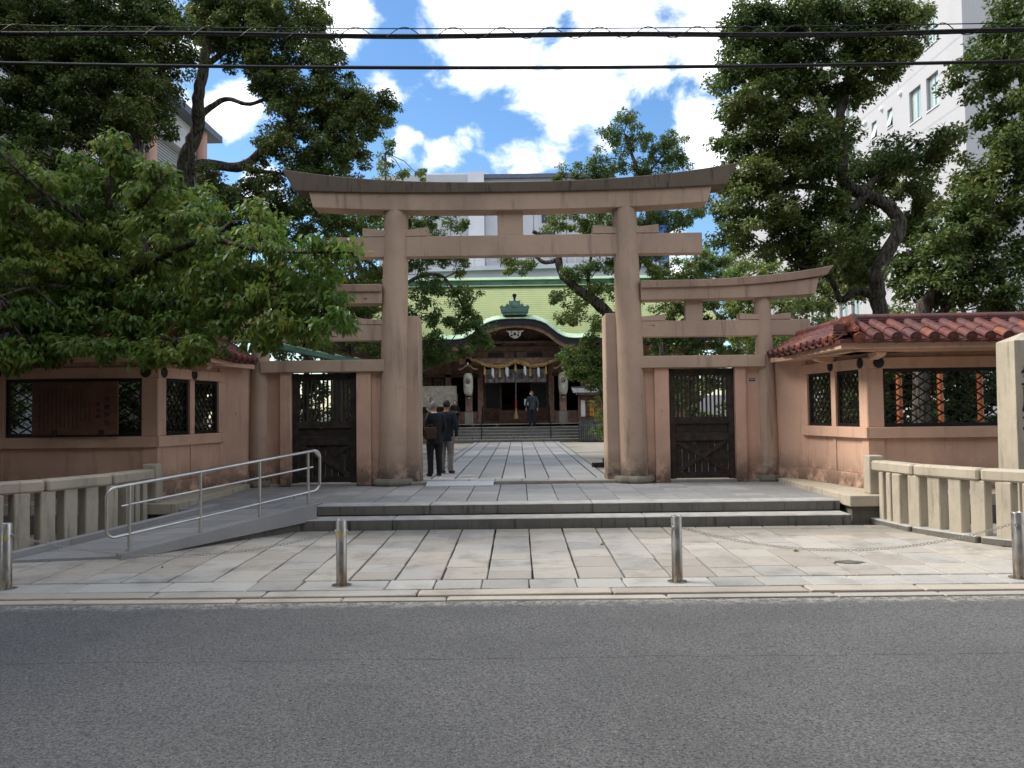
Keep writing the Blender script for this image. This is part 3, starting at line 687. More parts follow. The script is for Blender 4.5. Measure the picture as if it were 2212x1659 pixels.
    om = MB().prism([(-.17,-.06),(.17,-.06),(.18,.02),(.12,.05),(.115,.12),(.06,.18),(-.06,.18),(-.115,.12),(-.12,.05),(-.18,.02)], -.05, .03, Tm)
    om.lathe([(.0,0),(.06,0),(.055,.02),(.03,.02),(.025,.03),(.0,.03)],n=16,M=Tm @ Matrix.Translation((0,-.05,.07)) @ Matrix.Rotation(math.pi/2,4,'X'))
    for q in (-1,1): om.lathe([(.0,0),(.05,0),(.045,.02),(.02,.02),(.0,.03)],n=14,M=Tm @ Matrix.Translation((q*.14,-.05,-.02)) @ Matrix.Rotation(math.pi/2,4,'X'))
    A('ridge_end_ornament', om, M['tile'], .004, roof)
    # stone ledge the wall stands on
    lg = thing('stone_ledge', ('granite ledge under the right lattice wall, running from gate to fence' if sx > 0 else 'granite ledge under the left lattice wall, beside the ramp'), 'stone ledge', (sx*5.3,13,0), 'granite ledges under the roofed walls')
    obj('ledge_cap', MB().box(4.99,5.75,13.45,15.10,.24,.40), M['fence'], lg, mx=mxf, bevel=.012); obj('ledge_cap', MB().box(4.99,5.75,11.85,13.445,.24,.402), M['fence'], lg, mx=mxf, bevel=.012)
    for k in range(4): obj('ledge_cap', MB().box(5.753+k*1.5,5.747+(k+1)*1.5,11.98,12.95,.24,.40), M['fence'], lg, mx=mxf, bevel=.012)
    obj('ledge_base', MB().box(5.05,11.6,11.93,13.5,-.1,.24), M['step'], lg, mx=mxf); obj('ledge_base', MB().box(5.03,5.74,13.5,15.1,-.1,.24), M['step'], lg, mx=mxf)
    # ------------------------------------------------------------ stone fence
    fn = thing('stone_fence', ('pale granite post fence right of the steps, beside the tall stone pillar' if sx > 0 else 'shaded granite post fence behind the ramp on the left'), 'stone fence', (sx*5.7,10.8,0), 'granite fences either side of the steps')
    path_pts = [Vector((5.47,11.98)),Vector((5.52,11.25)),Vector((5.98,10.22)),Vector((6.34,9.66)),Vector((6.95,9.22)),Vector((7.8,9.0)),Vector((9.0,8.95))]
    def along(s):
        for a, b in zip(path_pts, path_pts[1:]):
            l = (b-a).length
            if s <= l: return a+(b-a)*s/l, (b-a).normalized()
            s -= l
        return path_pts[-1], (b-a).normalized()
    F = M['fence']; tot = sum((b-a).length for a,b in zip(path_pts,path_pts[1:]))
    obj('end_post', MB().box(5.36,5.58,12.02,12.24,.40,.98), F, fn, mx=mxf, bevel=.02)
    s = .22; k = 0
    while s < tot:
        p, d = along(s); yaw = math.atan2(d.y, d.x)
        wdt = .105 if k < 2 else .19
        obj('fence_post', MB().obox(p.x,p.y,.40 if True else 0,.19 if k >= 2 else .11,.17,.72,yaw,.012), F, fn, mx=mxf)
        s += .31 if k >= 2 else .20; k += 1
    ss = 0
    while ss < tot-.02:
        e = min(tot, ss+.95); p0, d0 = along(ss+.004); p1, d1 = along(e-.004); pts = [p0]
        acc = 0
        for q in path_pts[1:-1]:
            pass
        prm, dm_ = along((ss+e)/2)
        for u0, u1, q0, q1 in (((ss+.004),(ss+e)/2,p0,prm),((ss+e)/2,e-.004,prm,p1)): pass
        c = (p0+p1)/2; dd = p1-p0; obj('top_rail', MB().obox(c.x,c.y,.835,dd.length,.24,.155,math.atan2(dd.y,dd.x),.025), F, fn, mx=mxf)
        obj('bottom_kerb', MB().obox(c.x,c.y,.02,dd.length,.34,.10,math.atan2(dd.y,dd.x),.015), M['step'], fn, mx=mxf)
        ss = e
# tall inscribed pillar on the right
tp = thing('stone_pillar', 'tall square granite pillar carved with black characters, at the far right', 'stone pillar', (7.2,11.2,0))
pm = MB().loft([[(6.92,10.95,-.05),(7.50,10.95,-.05),(7.50,11.42,-.05),(6.92,11.42,-.05)],[(6.93,10.97,2.60),(7.47,10.97,2.60),(7.47,11.39,2.60),(6.93,11.39,2.60)],[(7.18,11.16,2.72),(7.22,11.16,2.72),(7.22,11.20,2.72),(7.18,11.20,2.72)]])
obj('shaft', pm, M['fence'], tp, bevel=.008)
for ch, z in zip('坐摩神社', (2.12,1.77,1.40,1.04)):
    lettering(ch, .41, (7.195,10.958,z), M['ink'], tp, depth=.002, rot=(math.pi/2,0,0), name='carved_character')
# notice board in left wall
nb = thing('notice_board', 'brown wooden board of black handwritten columns in the left lattice window', 'notice board', (-6.95,12.6,1.39), None)
obj('board_panel', MB().box(-7.62,-6.25,12.60,12.64,1.42,2.27,.006), M['board'], nb)
for x in (-7.25,-6.5): obj('board_clip', MB().box(x-.035,x+.035,12.57,12.60,1.39,1.50,.004), M['black'], nb)
for i, ch in enumerate('坐摩神社'): lettering(ch, .095, (-6.42,12.598,1.98-i*.125), M['ink'], nb, name='lettering')
for i, ch in enumerate('御由緒'): lettering(ch, .07, (-6.56,12.598,1.90-i*.095), M['ink'], nb, name='lettering')
tm = MB(); rr = random.Random(3)
for cx in range(13):
    x = -6.70-cx*.066; z = 2.15 if cx > 1 else 1.95
    while z > (1.55 if cx > 2 else 1.65):
        h = rr.uniform(.018,.03)
        for q in range(3): tm.box(x-rr.uniform(.008,.018),x+rr.uniform(.008,.018),12.5975,12.5995,z-h*q/3-.004,z-h*q/3)
        tm.box(x-.003+rr.uniform(-.008,.008),x+.002,12.5976,12.5994,z-h,z)
        z -= h+rr.uniform(.008,.014)
stuff(obj('small_writing', tm, M['ink'], nb))

# ================================================================ ramp, handrail
rp = thing('wheelchair_ramp', 'blue-grey granite access ramp climbing beside the steps on the left', 'ramp', (-4.6,10.7,0))
n0, n1, f0, f1 = Vector((-6.09,9.50)), Vector((-4.43,11.87)), Vector((-4.64,9.75)), Vector((-2.86,11.90))
def bl2(u, v):   # u along the climb, v across from back(0) to front(1)
    a = n0+(n1-n0)*u; b = f0+(f1-f0)*u; p = a+(b-a)*v; return Vector((p.x, p.y, .005+.305*u))
RM = M['ramp']
def rslab(name, u0, u1, v0, v1, dz=0, th=.05, mat=RM, par=rp, low=None):
    q = [bl2(u0,v0),bl2(u0,v1),bl2(u1,v1),bl2(u1,v0)]; up_ = [p+Vector((0,0,dz)) for p in q]
    lo = [Vector((p.x,p.y,(p.z-th if low is None else low))) for p in q]
    return obj(name, MB().add([tuple(p) for p in lo]+[tuple(p) for p in up_],[(3,2,1,0),(4,5,6,7),(0,1,5,4),(1,2,6,5),(2,3,7,6),(3,0,4,7)]), mat, par)
for i in range(7):
    for j in range(3): rslab('ramp_slab', i/7+.002, (i+1)/7-.002, j/3*.86+.075, (j+1)/3*.86+.071, 0, .04)
for i in range(4):
    rslab('ramp_kerb', i/4+(.0 if i else 0), (i+1)/4-.002, -.02, .065, .075, .09, low=-.05)
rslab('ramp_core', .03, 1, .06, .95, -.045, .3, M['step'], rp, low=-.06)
# front kerb beam, deep and overhanging
q0, q1 = bl2(-.02,.94), bl2(1.0,.94); fb = MB()
for a, b, mat in ((q0,q1,RM),):
    dd = (b-a); sd_ = Vector((dd.y,-dd.x,0)).normalized()*.075; up0, up1 = Vector((0,0,.05)), Vector((0,0,.075)); lo0, lo1 = Vector((0,0,-.05)), Vector((0,0,-.18))
    fb.add([a-sd_+lo0,a+sd_+lo0,b+sd_+lo1,b-sd_+lo1,a-sd_+up0,a+sd_+up0,b+sd_+up1,b-sd_+up1],[(3,2,1,0),(4,5,6,7),(0,1,5,4),(1,2,6,5),(2,3,7,6),(3,0,4,7)])
obj('front_kerb', fb, RM, rp, bevel=.008)
hr = thing('handrail', 'stainless steel tube handrail with rounded ends along the ramp', 'handrail', (-3.8,10.8,.1))
ST = M['steel']
def onk(u): p = q0+(q1-q0)*u; return Vector((p.x,p.y,p.z+.05))
H = .80
us = [.045,.37,.68,.965]
for u in us:
    p = onk(u); obj('post', MB().tube([p,p+Vector((0,0,H))],.021,12), ST, hr, smooth=40)
    obj('flange', MB().lathe([(.045,0),(.045,.008),(.0,.009)],p.x,p.y,p.z,16), ST, hr)
def rail(h): return [onk(u)+Vector((0,0,h)) for u in (0,1)]
def rounded_loop():
    a0, a1 = onk(-.012), onk(1.0); ex = (a1-a0); e = Vector((ex.x,ex.y,ex.z)).normalized(); r = .11; pts = []
    zt, zb = H, .20
    T0, B0 = a0+Vector((0,0,zt)), a0+Vector((0,0,zb)); T1, B1 = a1+Vector((0,0,zt)), a1+Vector((0,0,zb)); e1 = Vector((0,0,1))
    def arc(c, d0, d1):
        return [c + r*(math.cos(t)*d0+math.sin(t)*d1) for t in [math.pi/2*k/6 for k in range(7)]]
    pts += arc(T0+e*0+Vector((0,0,-r)), e1, -e)[::1]
    left = [T0+e*.01] + arc(T0-e1*r, e1, -e) + arc(B0+e1*r, -e, -e1) + [B0]
    right = [B1] + arc(B1+e1*r, -e1, e) + arc(T1-e1*r, e, e1) + [T1]
    return left, right, B0, B1, T0, T1
lf, rt, B0, B1, T0, T1 = rounded_loop()
loop = [p for p in rt[1:-1]] + [p for p in lf[1:-1]]
obj('top_tube', MB().tube([rt[8]]+rt[9:-1][0:0]+[rt[-2]]+[lf[1]] ,.021,12), ST, hr, smooth=40)
obj('end_bend', MB().tube(lf[1:-1],.021,12), ST, hr, smooth=50); obj('end_bend', MB().tube(rt[1:-1],.021,12), ST, hr, smooth=50)
obj('bottom_tube', MB().tube([lf[-2],rt[1]],.019,12), ST, hr, smooth=40)
m0, m1 = onk(.01), onk(.995)
obj('middle_tube', MB().tube([m0+Vector((0,0,.56)),m1+Vector((0,0,.56))],.015,10), ST, hr, smooth=40)

# ================================================================ bollards and chains
bol = thing('bollard', 'scratched steel bollard by the left picture edge, with a yellow sticker', 'bollard', (-5.17,8.2,-.05), 'steel bollards along the kerb')
bb = obj('tube_body', MB().lathe([(.054,0),(.054,.665),(.050,.672),(.045,.66),(.0,.655)],0,0,0,24), None, bol, smooth=40)
def m_boll():
    g = NG('rusting_steel'); z = g.z()[2]; c = g.mix(g.math('MULTIPLY', g.ramp(z, .35, -.05), g.ramp(g.noise(6,5,.7,g.scaled((4,4,1))), .3, .6)), (.46,.44,.41), (.20,.13,.07))
    c = g.mix(g.math('MULTIPLY', g.ramp(g.noise(20,4,.7), .5,.7), .4), c, (.2,.19,.17)); return g.out(c, g.ramp(g.noise(9,4),.3,.7,.3,.6), None, metal=.85)
bb.data.materials.append(m_boll()); bb.matrix_parent_inverse = Matrix(); 
fl = obj('base_flange', MB().lathe([(.10,0),(.10,.008),(.0,.01)],0,0,0,24), ST, bol, smooth=40); fl.matrix_parent_inverse = Matrix()
for a in (-1,1):
    h = obj('chain_eye', MB().lathe([(.0,0),(.018,0),(.018,.012),(.010,.014),(.0,.01)],n=12,M=Matrix.Translation((a*.052,0,.55)) @ Matrix.Rotation(a*math.pi/2,4,'Y')), ST, bol); h.matrix_parent_inverse = Matrix()
def sticker(b):
    m = MB(); 
    for a0, a1 in ((-2.3,-1.95),(-1.35,-.95)):
        vs = []; 
        for k in range(5):
            t = a0+(a1-a0)*k/4; vs += [(.0548*math.cos(t),.0548*math.sin(t),.49),(.0548*math.cos(t),.0548*math.sin(t),.56)]
        m.add(vs, [(2*k,2*k+2,2*k+3,2*k+1) for k in range(4)])
    o = obj('sticker', m, M['yellow'], b); o.matrix_parent_inverse = Matrix()
BOL = [bol]
for x, lab in ((-1.72,'rusty steel bollard with yellow stickers, standing before the ramp end of the steps'),(1.71,'plain steel bollard right of centre, in front of the main gate opening'),(5.18,'leaning steel bollard at the right picture edge near the stone fence')):
    b = bol.copy(); COL.objects.link(b); b.location = (x,8.2,-.05); b['label'] = lab
    for ch in list(bol.children):
        c = ch.copy(); COL.objects.link(c); c.parent = b; c.matrix_parent_inverse = Matrix()
    BOL.append(b)
sticker(BOL[0]); sticker(BOL[1]); BOL[3].rotation_euler = (0,R(-2.5),0)
for k, b in enumerate(BOL): b.rotation_euler[2] = .3*k
BOL[0].rotation_euler[2] = 0; BOL[1].rotation_euler[2] = .1
def chain(a, b, sag, label):
    a, b = Vector(a), Vector(b); L_ = (b-a).length; n = int(L_/.036); m = MB()
    for k in range(n):
        t = (k+.5)/n; p = a+(b-a)*t; p.z -= sag*4*t*(1-t); sl = -sag*4*(1-2*t)/L_; an = math.atan(sl)
        T = Matrix.Translation(p) @ Matrix.Rotation(-an,4,'Y') @ Matrix.Rotation((math.pi/4 if k%2 else -math.pi/4),4,'X')
        lp = []
        for q in range(8):
            t2 = 2*math.pi*q/8; lp.append(T @ Vector((.011*(1 if math.cos(t2)>0 else -1)+.012*math.cos(t2), .013*math.sin(t2), 0)))
        rings = []
        for q in range(8):
            c = lp[q]; pr, nx_ = lp[q-1], lp[(q+1)%8]; tt = (nx_-pr).normalized(); a_ = tt.cross(T.to_3x3() @ Vector((0,0,1))).normalized(); b_ = tt.cross(a_)
            rings.append([tuple(c+.0030*(math.cos(u)*a_+math.sin(u)*b_)) for u in (0,math.pi/2,math.pi,3*math.pi/2)])
        base = len(m.v); m.v += [p_ for r_ in rings for p_ in r_]
        for q in range(8):
            for u in range(4): m.f.append((base+q*4+u, base+q*4+(u+1)%4, base+((q+1)%8)*4+(u+1)%4, base+((q+1)%8)*4+u))
    return tag(obj('chain', m, M['chain']), label, 'chain', 'chains hung between bollards')
chain((-5.12,8.2,.50),(-1.77,8.2,.50),.23,'sagging steel chain in front of the ramp, between the two left bollards')
chain((1.76,8.2,.50),(5.13,8.2,.50),.25,'sagging steel chain on the right, between the two right bollards')
chain((-8.5,8.2,.50),(-5.22,8.2,.50),.25,'short end of chain left of the leftmost bollard')
chain((5.23,8.2,.50),(8.5,8.2,.50),.25,'short end of chain right of the rightmost bollard')
# ================================================================ shrine hall
GZ, FZ = .335, 1.15
hall = thing('shrine_hall', 'shrine hall with pale green roof, curved copper porch gable and stone steps', 'shrine', (0,38,GZ))
SW, SP = M['shrinewood'], M['shrinepink']
def Hh(name, mb, mat, par=None, bev=0, sm=None): return obj(name, mb, mat, par or hall, bevel=bev, smooth=sm)
rs = random.Random(11)
for k in range(6):
    z0 = GZ-.02+k*.136; z1 = z0+.136+(.02 if k == 0 else 0); y0 = 36.0+.32*k
    x = -9.0+rs.uniform(0,1)
    while x < 9.0:
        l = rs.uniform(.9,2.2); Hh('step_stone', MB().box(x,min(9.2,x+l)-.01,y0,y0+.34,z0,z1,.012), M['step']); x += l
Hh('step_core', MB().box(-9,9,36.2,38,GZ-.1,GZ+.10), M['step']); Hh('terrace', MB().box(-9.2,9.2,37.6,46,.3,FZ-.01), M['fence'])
# walls: dark interior room with open front
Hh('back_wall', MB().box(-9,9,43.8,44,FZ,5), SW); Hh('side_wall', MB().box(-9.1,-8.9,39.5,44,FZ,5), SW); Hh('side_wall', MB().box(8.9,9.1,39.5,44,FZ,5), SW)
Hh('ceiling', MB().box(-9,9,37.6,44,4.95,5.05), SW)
for sx in (-1, 1):
    Hh('front_wall', MB().box(sx*1.75,sx*8.9,39.5,39.65,FZ,1.75), SP); Hh('front_wall', MB().box(sx*1.75,sx*8.9,39.5,39.65,3.45,4.95), SP)
    for x in (1.75,3.35,6.1,8.85): Hh('column', MB().box(sx*(x-.14),sx*(x+.14),39.38,39.7,FZ,4.95,.02), SP)
    for a, b in ((3.5,5.95),(6.25,8.7)):
        f = Hh('lattice_screen', MB().box(sx*a,sx*b,39.58,39.62,1.75,3.45), M['cream'] if False else SW)
        for k in range(5): Hh('muntin', MB().box(sx*(a+(b-a)*k/4)-.05,sx*(a+(b-a)*k/4)+.05,39.5,39.57,1.75,3.45), M['black'], f)
        for k in range(17): Hh('muntin', MB().box(sx*(a+(b-a)*k/16)-.012,sx*(a+(b-a)*k/16)+.012,39.54,39.575,1.75,3.45), SP, f)
        for k in range(9): Hh('muntin', MB().box(sx*a,sx*b,39.535,39.57,1.75+k*.2,1.765+k*.2), SP, f)
    Hh('wall_rail', MB().box(sx*3.4,sx*8.8,39.40,39.5,1.68,1.78), SW); Hh('wall_rail', MB().box(sx*1.8,sx*8.8,39.38,39.5,3.45,3.6), SW)
    # door leaves beside the opening
    dl = Hh('door_leaf', MB().box(sx*.70,sx*1.60,39.42,39.46,FZ+.05,1.9).box(sx*.70,sx*.80,39.42,39.46,1.9,3.2).box(sx*1.5,sx*1.6,39.42,39.46,1.9,3.2).box(sx*.70,sx*1.60,39.42,39.46,3.1,3.2), M['wood'])
    Hh('pane', MB().box(sx*.8,sx*1.5,39.435,39.445,1.9,3.1), M['glassdark'], dl); Hh('door_rail', MB().box(sx*.8,sx*1.5,39.40,39.43,1.5,1.62), M['wood'], dl)
    # porch columns with fluted pale base, in front
    Hh('porch_post', MB().box(sx*2.24-.16,sx*2.24+.16,37.85,38.15,1.70,4.4,.03), SP); pb = MB().box(sx*2.24-.19,sx*2.24+.19,37.80,38.20,FZ,1.70,.01)
    for k in range(8): pb.box(sx*2.24-.18+k*.048,sx*2.24-.15+k*.048,37.78,37.80,FZ,1.69)
    Hh('post_base', pb, M['stone'])
    Hh('stair_rail', MB().tube([(sx*1.57,36.05,GZ),(sx*1.57,36.1,GZ+.85),(sx*1.57,37.7,FZ+.85),(sx*1.57,37.75,FZ)],.025,8), M['black'])
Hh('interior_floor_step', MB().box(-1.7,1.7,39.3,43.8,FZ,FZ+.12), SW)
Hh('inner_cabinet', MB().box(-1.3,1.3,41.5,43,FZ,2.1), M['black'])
# porch beams
Hh('porch_beam', MB().box(-2.7,2.7,37.85,38.12,3.98,4.28,.03), SP); Hh('porch_beam', MB().box(-2.6,2.6,37.9,38.1,4.58,4.86,.03), SW)
Hh('transom_panel', MB().box(-2.4,2.4,37.98,38.04,4.28,4.58), SW)
for x0, x1 in ((-1.3,-.55),(.55,1.3)):
    fo = Hh('openwork', MB().box(x0,x1,37.955,37.975,4.33,4.53), M['black'])
    for k in range(5): Hh('openwork_bar', MB().box(x0+.1+k*.14,x0+.13+k*.14,37.93,37.955,4.32,4.54), M['darkwood'], fo)
    Hh('openwork_bar', MB().box(x0+.02,x1-.02,37.93,37.95,4.42,4.44), M['darkwood'], fo)
Hh('short_strut', MB().box(-.05,.05,37.92,37.98,4.28,4.58), M['black'])
# karahafu: curved gable
def kar(x):      # eave line height
    a = abs(x); pts = [(0,6.02),(.5,6.01),(.96,5.95),(1.44,5.77),(1.75,5.52),(2.07,5.28),(2.39,5.14),(2.86,5.09),(3.6,5.12),(4.6,5.15)]
    for (x0,z0),(x1,z1) in zip(pts,pts[1:]):
        if a <= x1:
            t = (a-x0)/(x1-x0); i = pts.index((x0,z0)); m0 = 0 if i == 0 else (pts[i+1][1]-pts[i-1][1])/(pts[i+1][0]-pts[i-1][0]); m1 = (pts[min(i+2,len(pts)-1)][1]-pts[i][1])/(pts[min(i+2,len(pts)-1)][0]-pts[i][0]); h = x1-x0
            return (2*t**3-3*t*t+1)*z0+(t**3-2*t*t+t)*h*m0+(-2*t**3+3*t*t)*z1+(t**3-t*t)*h*m1
    return 5.15
xs_ = [i*.1-3.5 for i in range(71)]
def band(dz0, dz1, y0, y1, xs=xs_): # strip following the curve
    return MB().loft([[(x,y0,kar(x)+dz0),(x,y0,kar(x)+dz1),(x,y1,kar(x)+dz1),(x,y1,kar(x)+dz0)] for x in xs])
Hh('gable_fascia', band(-.29,-.015,36.62,36.8), M['blackfascia'])
xi = [i*.1-2.9 for i in range(59)]
bb_ = MB().loft([[(x,36.72,kar(x)-.30-.22*min(1,.45+abs(x)/2.4)),(x,36.72,kar(x)-.28),(x,36.84,kar(x)-.28),(x,36.84,kar(x)-.30-.22*min(1,.45+abs(x)/2.4))] for x in xi])
Hh('bargeboard', bb_, SP)
Hh('gable_soffit', MB().loft([[(x,36.8,kar(x)-.30),(x,36.8,kar(x)-.24),(x,38.4,kar(x)-.24),(x,38.4,kar(x)-.30)] for x in xs_]), SW)
gp = MB(); gx = [i*.1-2.6 for i in range(53)]
gp.loft([[(x,37.9,4.86),(x,37.9,max(4.87,kar(x)-.26)),(x,37.95,max(4.87,kar(x)-.26)),(x,37.95,4.86)] for x in gx]); Hh('gable_wall', gp, SW)
# frog-leg strut and pendant
Hh('frog_leg_strut', MB().prism([(-.95,4.88),(-.7,4.88),(-.25,5.2),(.25,5.2),(.7,4.88),(.95,4.88),(.55,5.15),(.2,5.42),(-.2,5.42),(-.55,5.15)],37.78,37.9), M['black'])
pe = Hh('gable_pendant', MB().prism([(-.42,5.46),(-.28,5.36),(-.26,5.22),(-.12,5.12),(0,5.08),(.12,5.12),(.26,5.22),(.28,5.36),(.42,5.46),(.15,5.44),(0,5.46),(-.15,5.44)],36.66,36.72), M['cream'])
for x, z, r in ((0,5.30,.075),(-.15,5.24,.05),(.15,5.24,.05),(-.17,5.38,.03),(.17,5.38,.03)): Hh('boss', MB().lathe([(0,0),(r,0),(r*.8,.03),(0,.04)],n=6 if x == 0 else 14,M=Matrix.Translation((x,36.66,z)) @ Matrix.Rotation(math.pi/2,4,'X')), M['black'], pe)
# copper tiles over the curved porch, laid in rows that follow the curve
TM = MB().box(-.5,.5,-.5,.5,-.5,.5,.06).mesh('copper_tile'); TM.materials.append(M['patina'])
arc = [0.0]; fine = [i*.01 for i in range(345)]
for a, b in zip(fine, fine[1:]): arc.append(arc[-1]+math.hypot(b-a, kar(b)-kar(a)))
def at_arc(s):
    a = min(abs(s), arc[-1]-.001); i = max(j for j in range(len(arc)) if arc[j] <= a) if False else int(np.searchsorted(arc, a))-1; i = max(0,i)
    x = fine[i]; return (x if s >= 0 else -x)
base_bed = MB().loft([[(x,36.58,kar(x)-.015),(x,36.58,kar(x)+.015),(x,37.3,kar(x)+.255+.00*x),(x,40.5,kar(x)+.42),(x,40.5,kar(x)+.2),(x,37.3,kar(x)+.1)] for x in xs_])
porch_roof = Hh('porch_roof', base_bed, M['patina'])
nrow = 3
for r_ in range(nrow):
    y0 = 36.56+r_*.24; st_ = .165; n = int(arc[-1]/st_)
    for i in range(-n, n):
        s = (i+.5+(.5 if r_%2 else 0))*st_
        if abs(s) > arc[-1]-.05: continue
        x = at_arc(s); e = .02; tang = math.atan2(kar(x+e)-kar(x-e), 2*e)
        o = bpy.data.objects.new('copper_tile', TM); COL.objects.link(o); attach(o, porch_roof)
        o.matrix_basis = Matrix.Translation((x, y0+.12, kar(x)+.03+r_*.085)) @ Matrix.Rotation(-tang,4,'Y') @ Matrix.Rotation(R(19),4,'X') @ Matrix.Diagonal((st_-.022,.29,.03,1))
# crest ornament
oc = Hh('crest_ornament', MB().loft([[(-.62*s,36.60-d,z),(.62*s,36.60-d,z),(.62*s,37.3+d,z),(-.62*s,37.3+d,z)] for s,z,d in ((.88,6.18,0),(.92,6.30,.01),(1.02,6.31,.05),(1.05,6.44,.06),(1.0,6.47,.05))]), M['patina_dark'])
Hh('scroll_band', MB().prism([(-.66,6.47),(.66,6.47),(.70,6.56),(.58,6.64),(.50,6.57),(.42,6.60),(.36,6.72),(.26,6.66),(.26,6.86),(.17,6.82),(-.17,6.82),(-.26,6.86),(-.26,6.66),(-.36,6.72),(-.42,6.60),(-.50,6.57),(-.58,6.64),(-.70,6.56)],36.58,36.72), M['patina_dark'], oc, .012)
Hh('crest_disc', MB().lathe([(0,0),(.13,0),(.12,.03),(.09,.03),(.07,.05),(0,.06)],n=20,M=Matrix.Translation((0,36.58,6.62)) @ Matrix.Rotation(math.pi/2,4,'X')), M['patina_dark'], oc)
Hh('finial', MB().lathe([(.05,6.8),(.045,6.92),(.07,7.0),(.10,7.08),(.10,7.14),(.06,7.17),(0,7.18)],0,36.68,0,14), M['black'], oc, sm=50)
# main roof: stepped courses, one long sweep up to the ridge
rings = []; y, z = 36.75, 5.02
prof = []
nC_ = 52
for k in range(nC_+1):
    t = k/nC_; prof.append((36.75+7.35*t, 5.06+3.6*(t*.86+.14*t*t)))
def roof_mesh(xa0, xa1):
    m = MB()
    for q in range(-53, 53):
        xa, xb = q*.2, (q+1)*.2; xm = abs(xa+.1); vs = []; fs = []; first = True; k0 = 0
        while xm < 3.0 and k0 < nC_ and prof[k0][1] < kar(xm)+.10: k0 += 1
        n = 0
        for k in range(k0, nC_+1):
            yy, zz = prof[k]
            if xm > 10.6-1.4*k/nC_: break
            vs += [(xa,yy,zz),(xb,yy,zz),(xa,yy-.012,zz+.035),(xb,yy-.012,zz+.035)]; n += 1
        for k in range(n-1):
            a = 4*k; b = 4*(k+1); fs += [(a+0,a+1,a+3,a+2),(a+2,a+3,b+1,b+0)]
        if n > 1: m.add(vs, fs)
    return m
mr_ = Hh('main_roof', roof_mesh(0,0), M['roofgreen'])
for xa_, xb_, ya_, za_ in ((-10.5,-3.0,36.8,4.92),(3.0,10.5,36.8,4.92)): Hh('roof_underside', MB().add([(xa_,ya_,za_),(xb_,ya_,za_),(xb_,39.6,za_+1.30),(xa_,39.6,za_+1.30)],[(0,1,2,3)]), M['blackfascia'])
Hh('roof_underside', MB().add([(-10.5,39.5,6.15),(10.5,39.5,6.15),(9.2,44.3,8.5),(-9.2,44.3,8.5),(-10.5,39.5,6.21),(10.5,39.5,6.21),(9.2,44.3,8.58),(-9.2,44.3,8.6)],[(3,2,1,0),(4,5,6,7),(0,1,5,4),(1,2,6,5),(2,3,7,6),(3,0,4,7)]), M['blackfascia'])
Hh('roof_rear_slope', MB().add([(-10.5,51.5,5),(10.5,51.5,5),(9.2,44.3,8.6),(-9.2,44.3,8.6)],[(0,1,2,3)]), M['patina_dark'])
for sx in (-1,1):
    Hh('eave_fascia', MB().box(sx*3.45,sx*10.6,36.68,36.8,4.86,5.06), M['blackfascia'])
    Hh('eave_beam', MB().box(sx*2.3,sx*9.5,37.95,38.15,4.55,4.8), SP)
    for k in range(24): Hh('rafter', MB().box(sx*(2.8+k*.3)-.04,sx*(2.8+k*.3)+.04,36.85,39.5,4.80,4.90), SP)
Hh('gable_side', MB().add([(-9.3,37.4,5.0),(-9.3,44.3,8.5),(-9.3,51,5.0)],[(0,1,2)]), SW); Hh('gable_side', MB().add([(9.3,37.4,5.0),(9.3,44.3,8.5),(9.3,51,5.0)],[(0,1,2)]), SW)
rdg = Hh('ridge', MB().box(-9.3,9.3,44.0,44.6,8.62,8.78).box(-9.3,9.3,44.05,44.55,8.78,9.02), M['patina_dark'])
Hh('ridge_cap', MB().loft([[(-9.5,43.85,9.03),(9.5,43.85,9.03),(9.5,44.75,9.03),(-9.5,44.75,9.03)],[(-9.5,43.95,9.18),(9.5,43.95,9.18),(9.5,44.65,9.18),(-9.5,44.65,9.18)]]), M['patina'], rdg)
for k in range(9): Hh('ridge_boss', MB().lathe([(0,0),(.09,0),(.07,.04),(0,.05)],n=10,M=Matrix.Translation((-7.2+k*1.8,44.05,8.9)) @ Matrix.Rotation(math.pi/2,4,'X')), M['patina_dark'], rdg)
Hh('ridge_moulding', MB().box(-9.25,9.25,43.7,44.1,8.66,8.70), M['patina'], rdg)

# things on and in front of the hall
rope = thing('sacred_rope', 'thick twisted straw rope with tassels and white zigzag papers across the porch', 'rope', (0,37.7,4.0))
rp_pts = [(-2.15,4.24),(-1.85,4.13),(-1.4,3.95),(-.8,3.86),(-.4,3.94),(0,4.09),(.4,3.99),(.8,3.88),(1.3,3.93),(1.75,4.10),(2.15,4.24)]
def cat(pts, n=10):
    out = []
    for i in range(len(pts)-1):
        p0, p1, p2, p3 = (Vector(pts[max(0,i-1)]), Vector(pts[i]), Vector(pts[i+1]), Vector(pts[min(len(pts)-1,i+2)]))
        for k in range(n):
            t = k/n; out.append(.5*((2*p1)+(-p0+p2)*t+(2*p0-5*p1+4*p2-p3)*t*t+(-p0+3*p1-3*p2+p3)*t**3))
    out.append(Vector(pts[-1])); return out
cl = cat([(x,37.70,z) for x,z in rp_pts], 12)
for k in range(3):
    ps = []; rd = []
    for i, p in enumerate(cl):
        a = i*.42+k*2.094; e = i/len(cl); th = .082*(.65+.35*math.sin(math.pi*e))
        ps.append(p+Vector((0,math.cos(a)*th*.62,math.sin(a)*th*.62))); rd.append(th*.74)
    obj('strand', MB().tube(ps, rd, 8), M['straw'], rope, smooth=60)
def ropez(x): return min(cl, key=lambda p: abs(p.x-x)).z
for x in (-1.46,-.745,0,.70,1.44):
    z = ropez(x)-.05; tmb = MB().tube([(x,37.7,z),(x,37.7,z-.10),(x,37.7,z-.13),(x,37.7,z-.45)],[.02,.03,.045,.075],10)
    obj('tassel', tmb, M['straw'], rope, smooth=50)
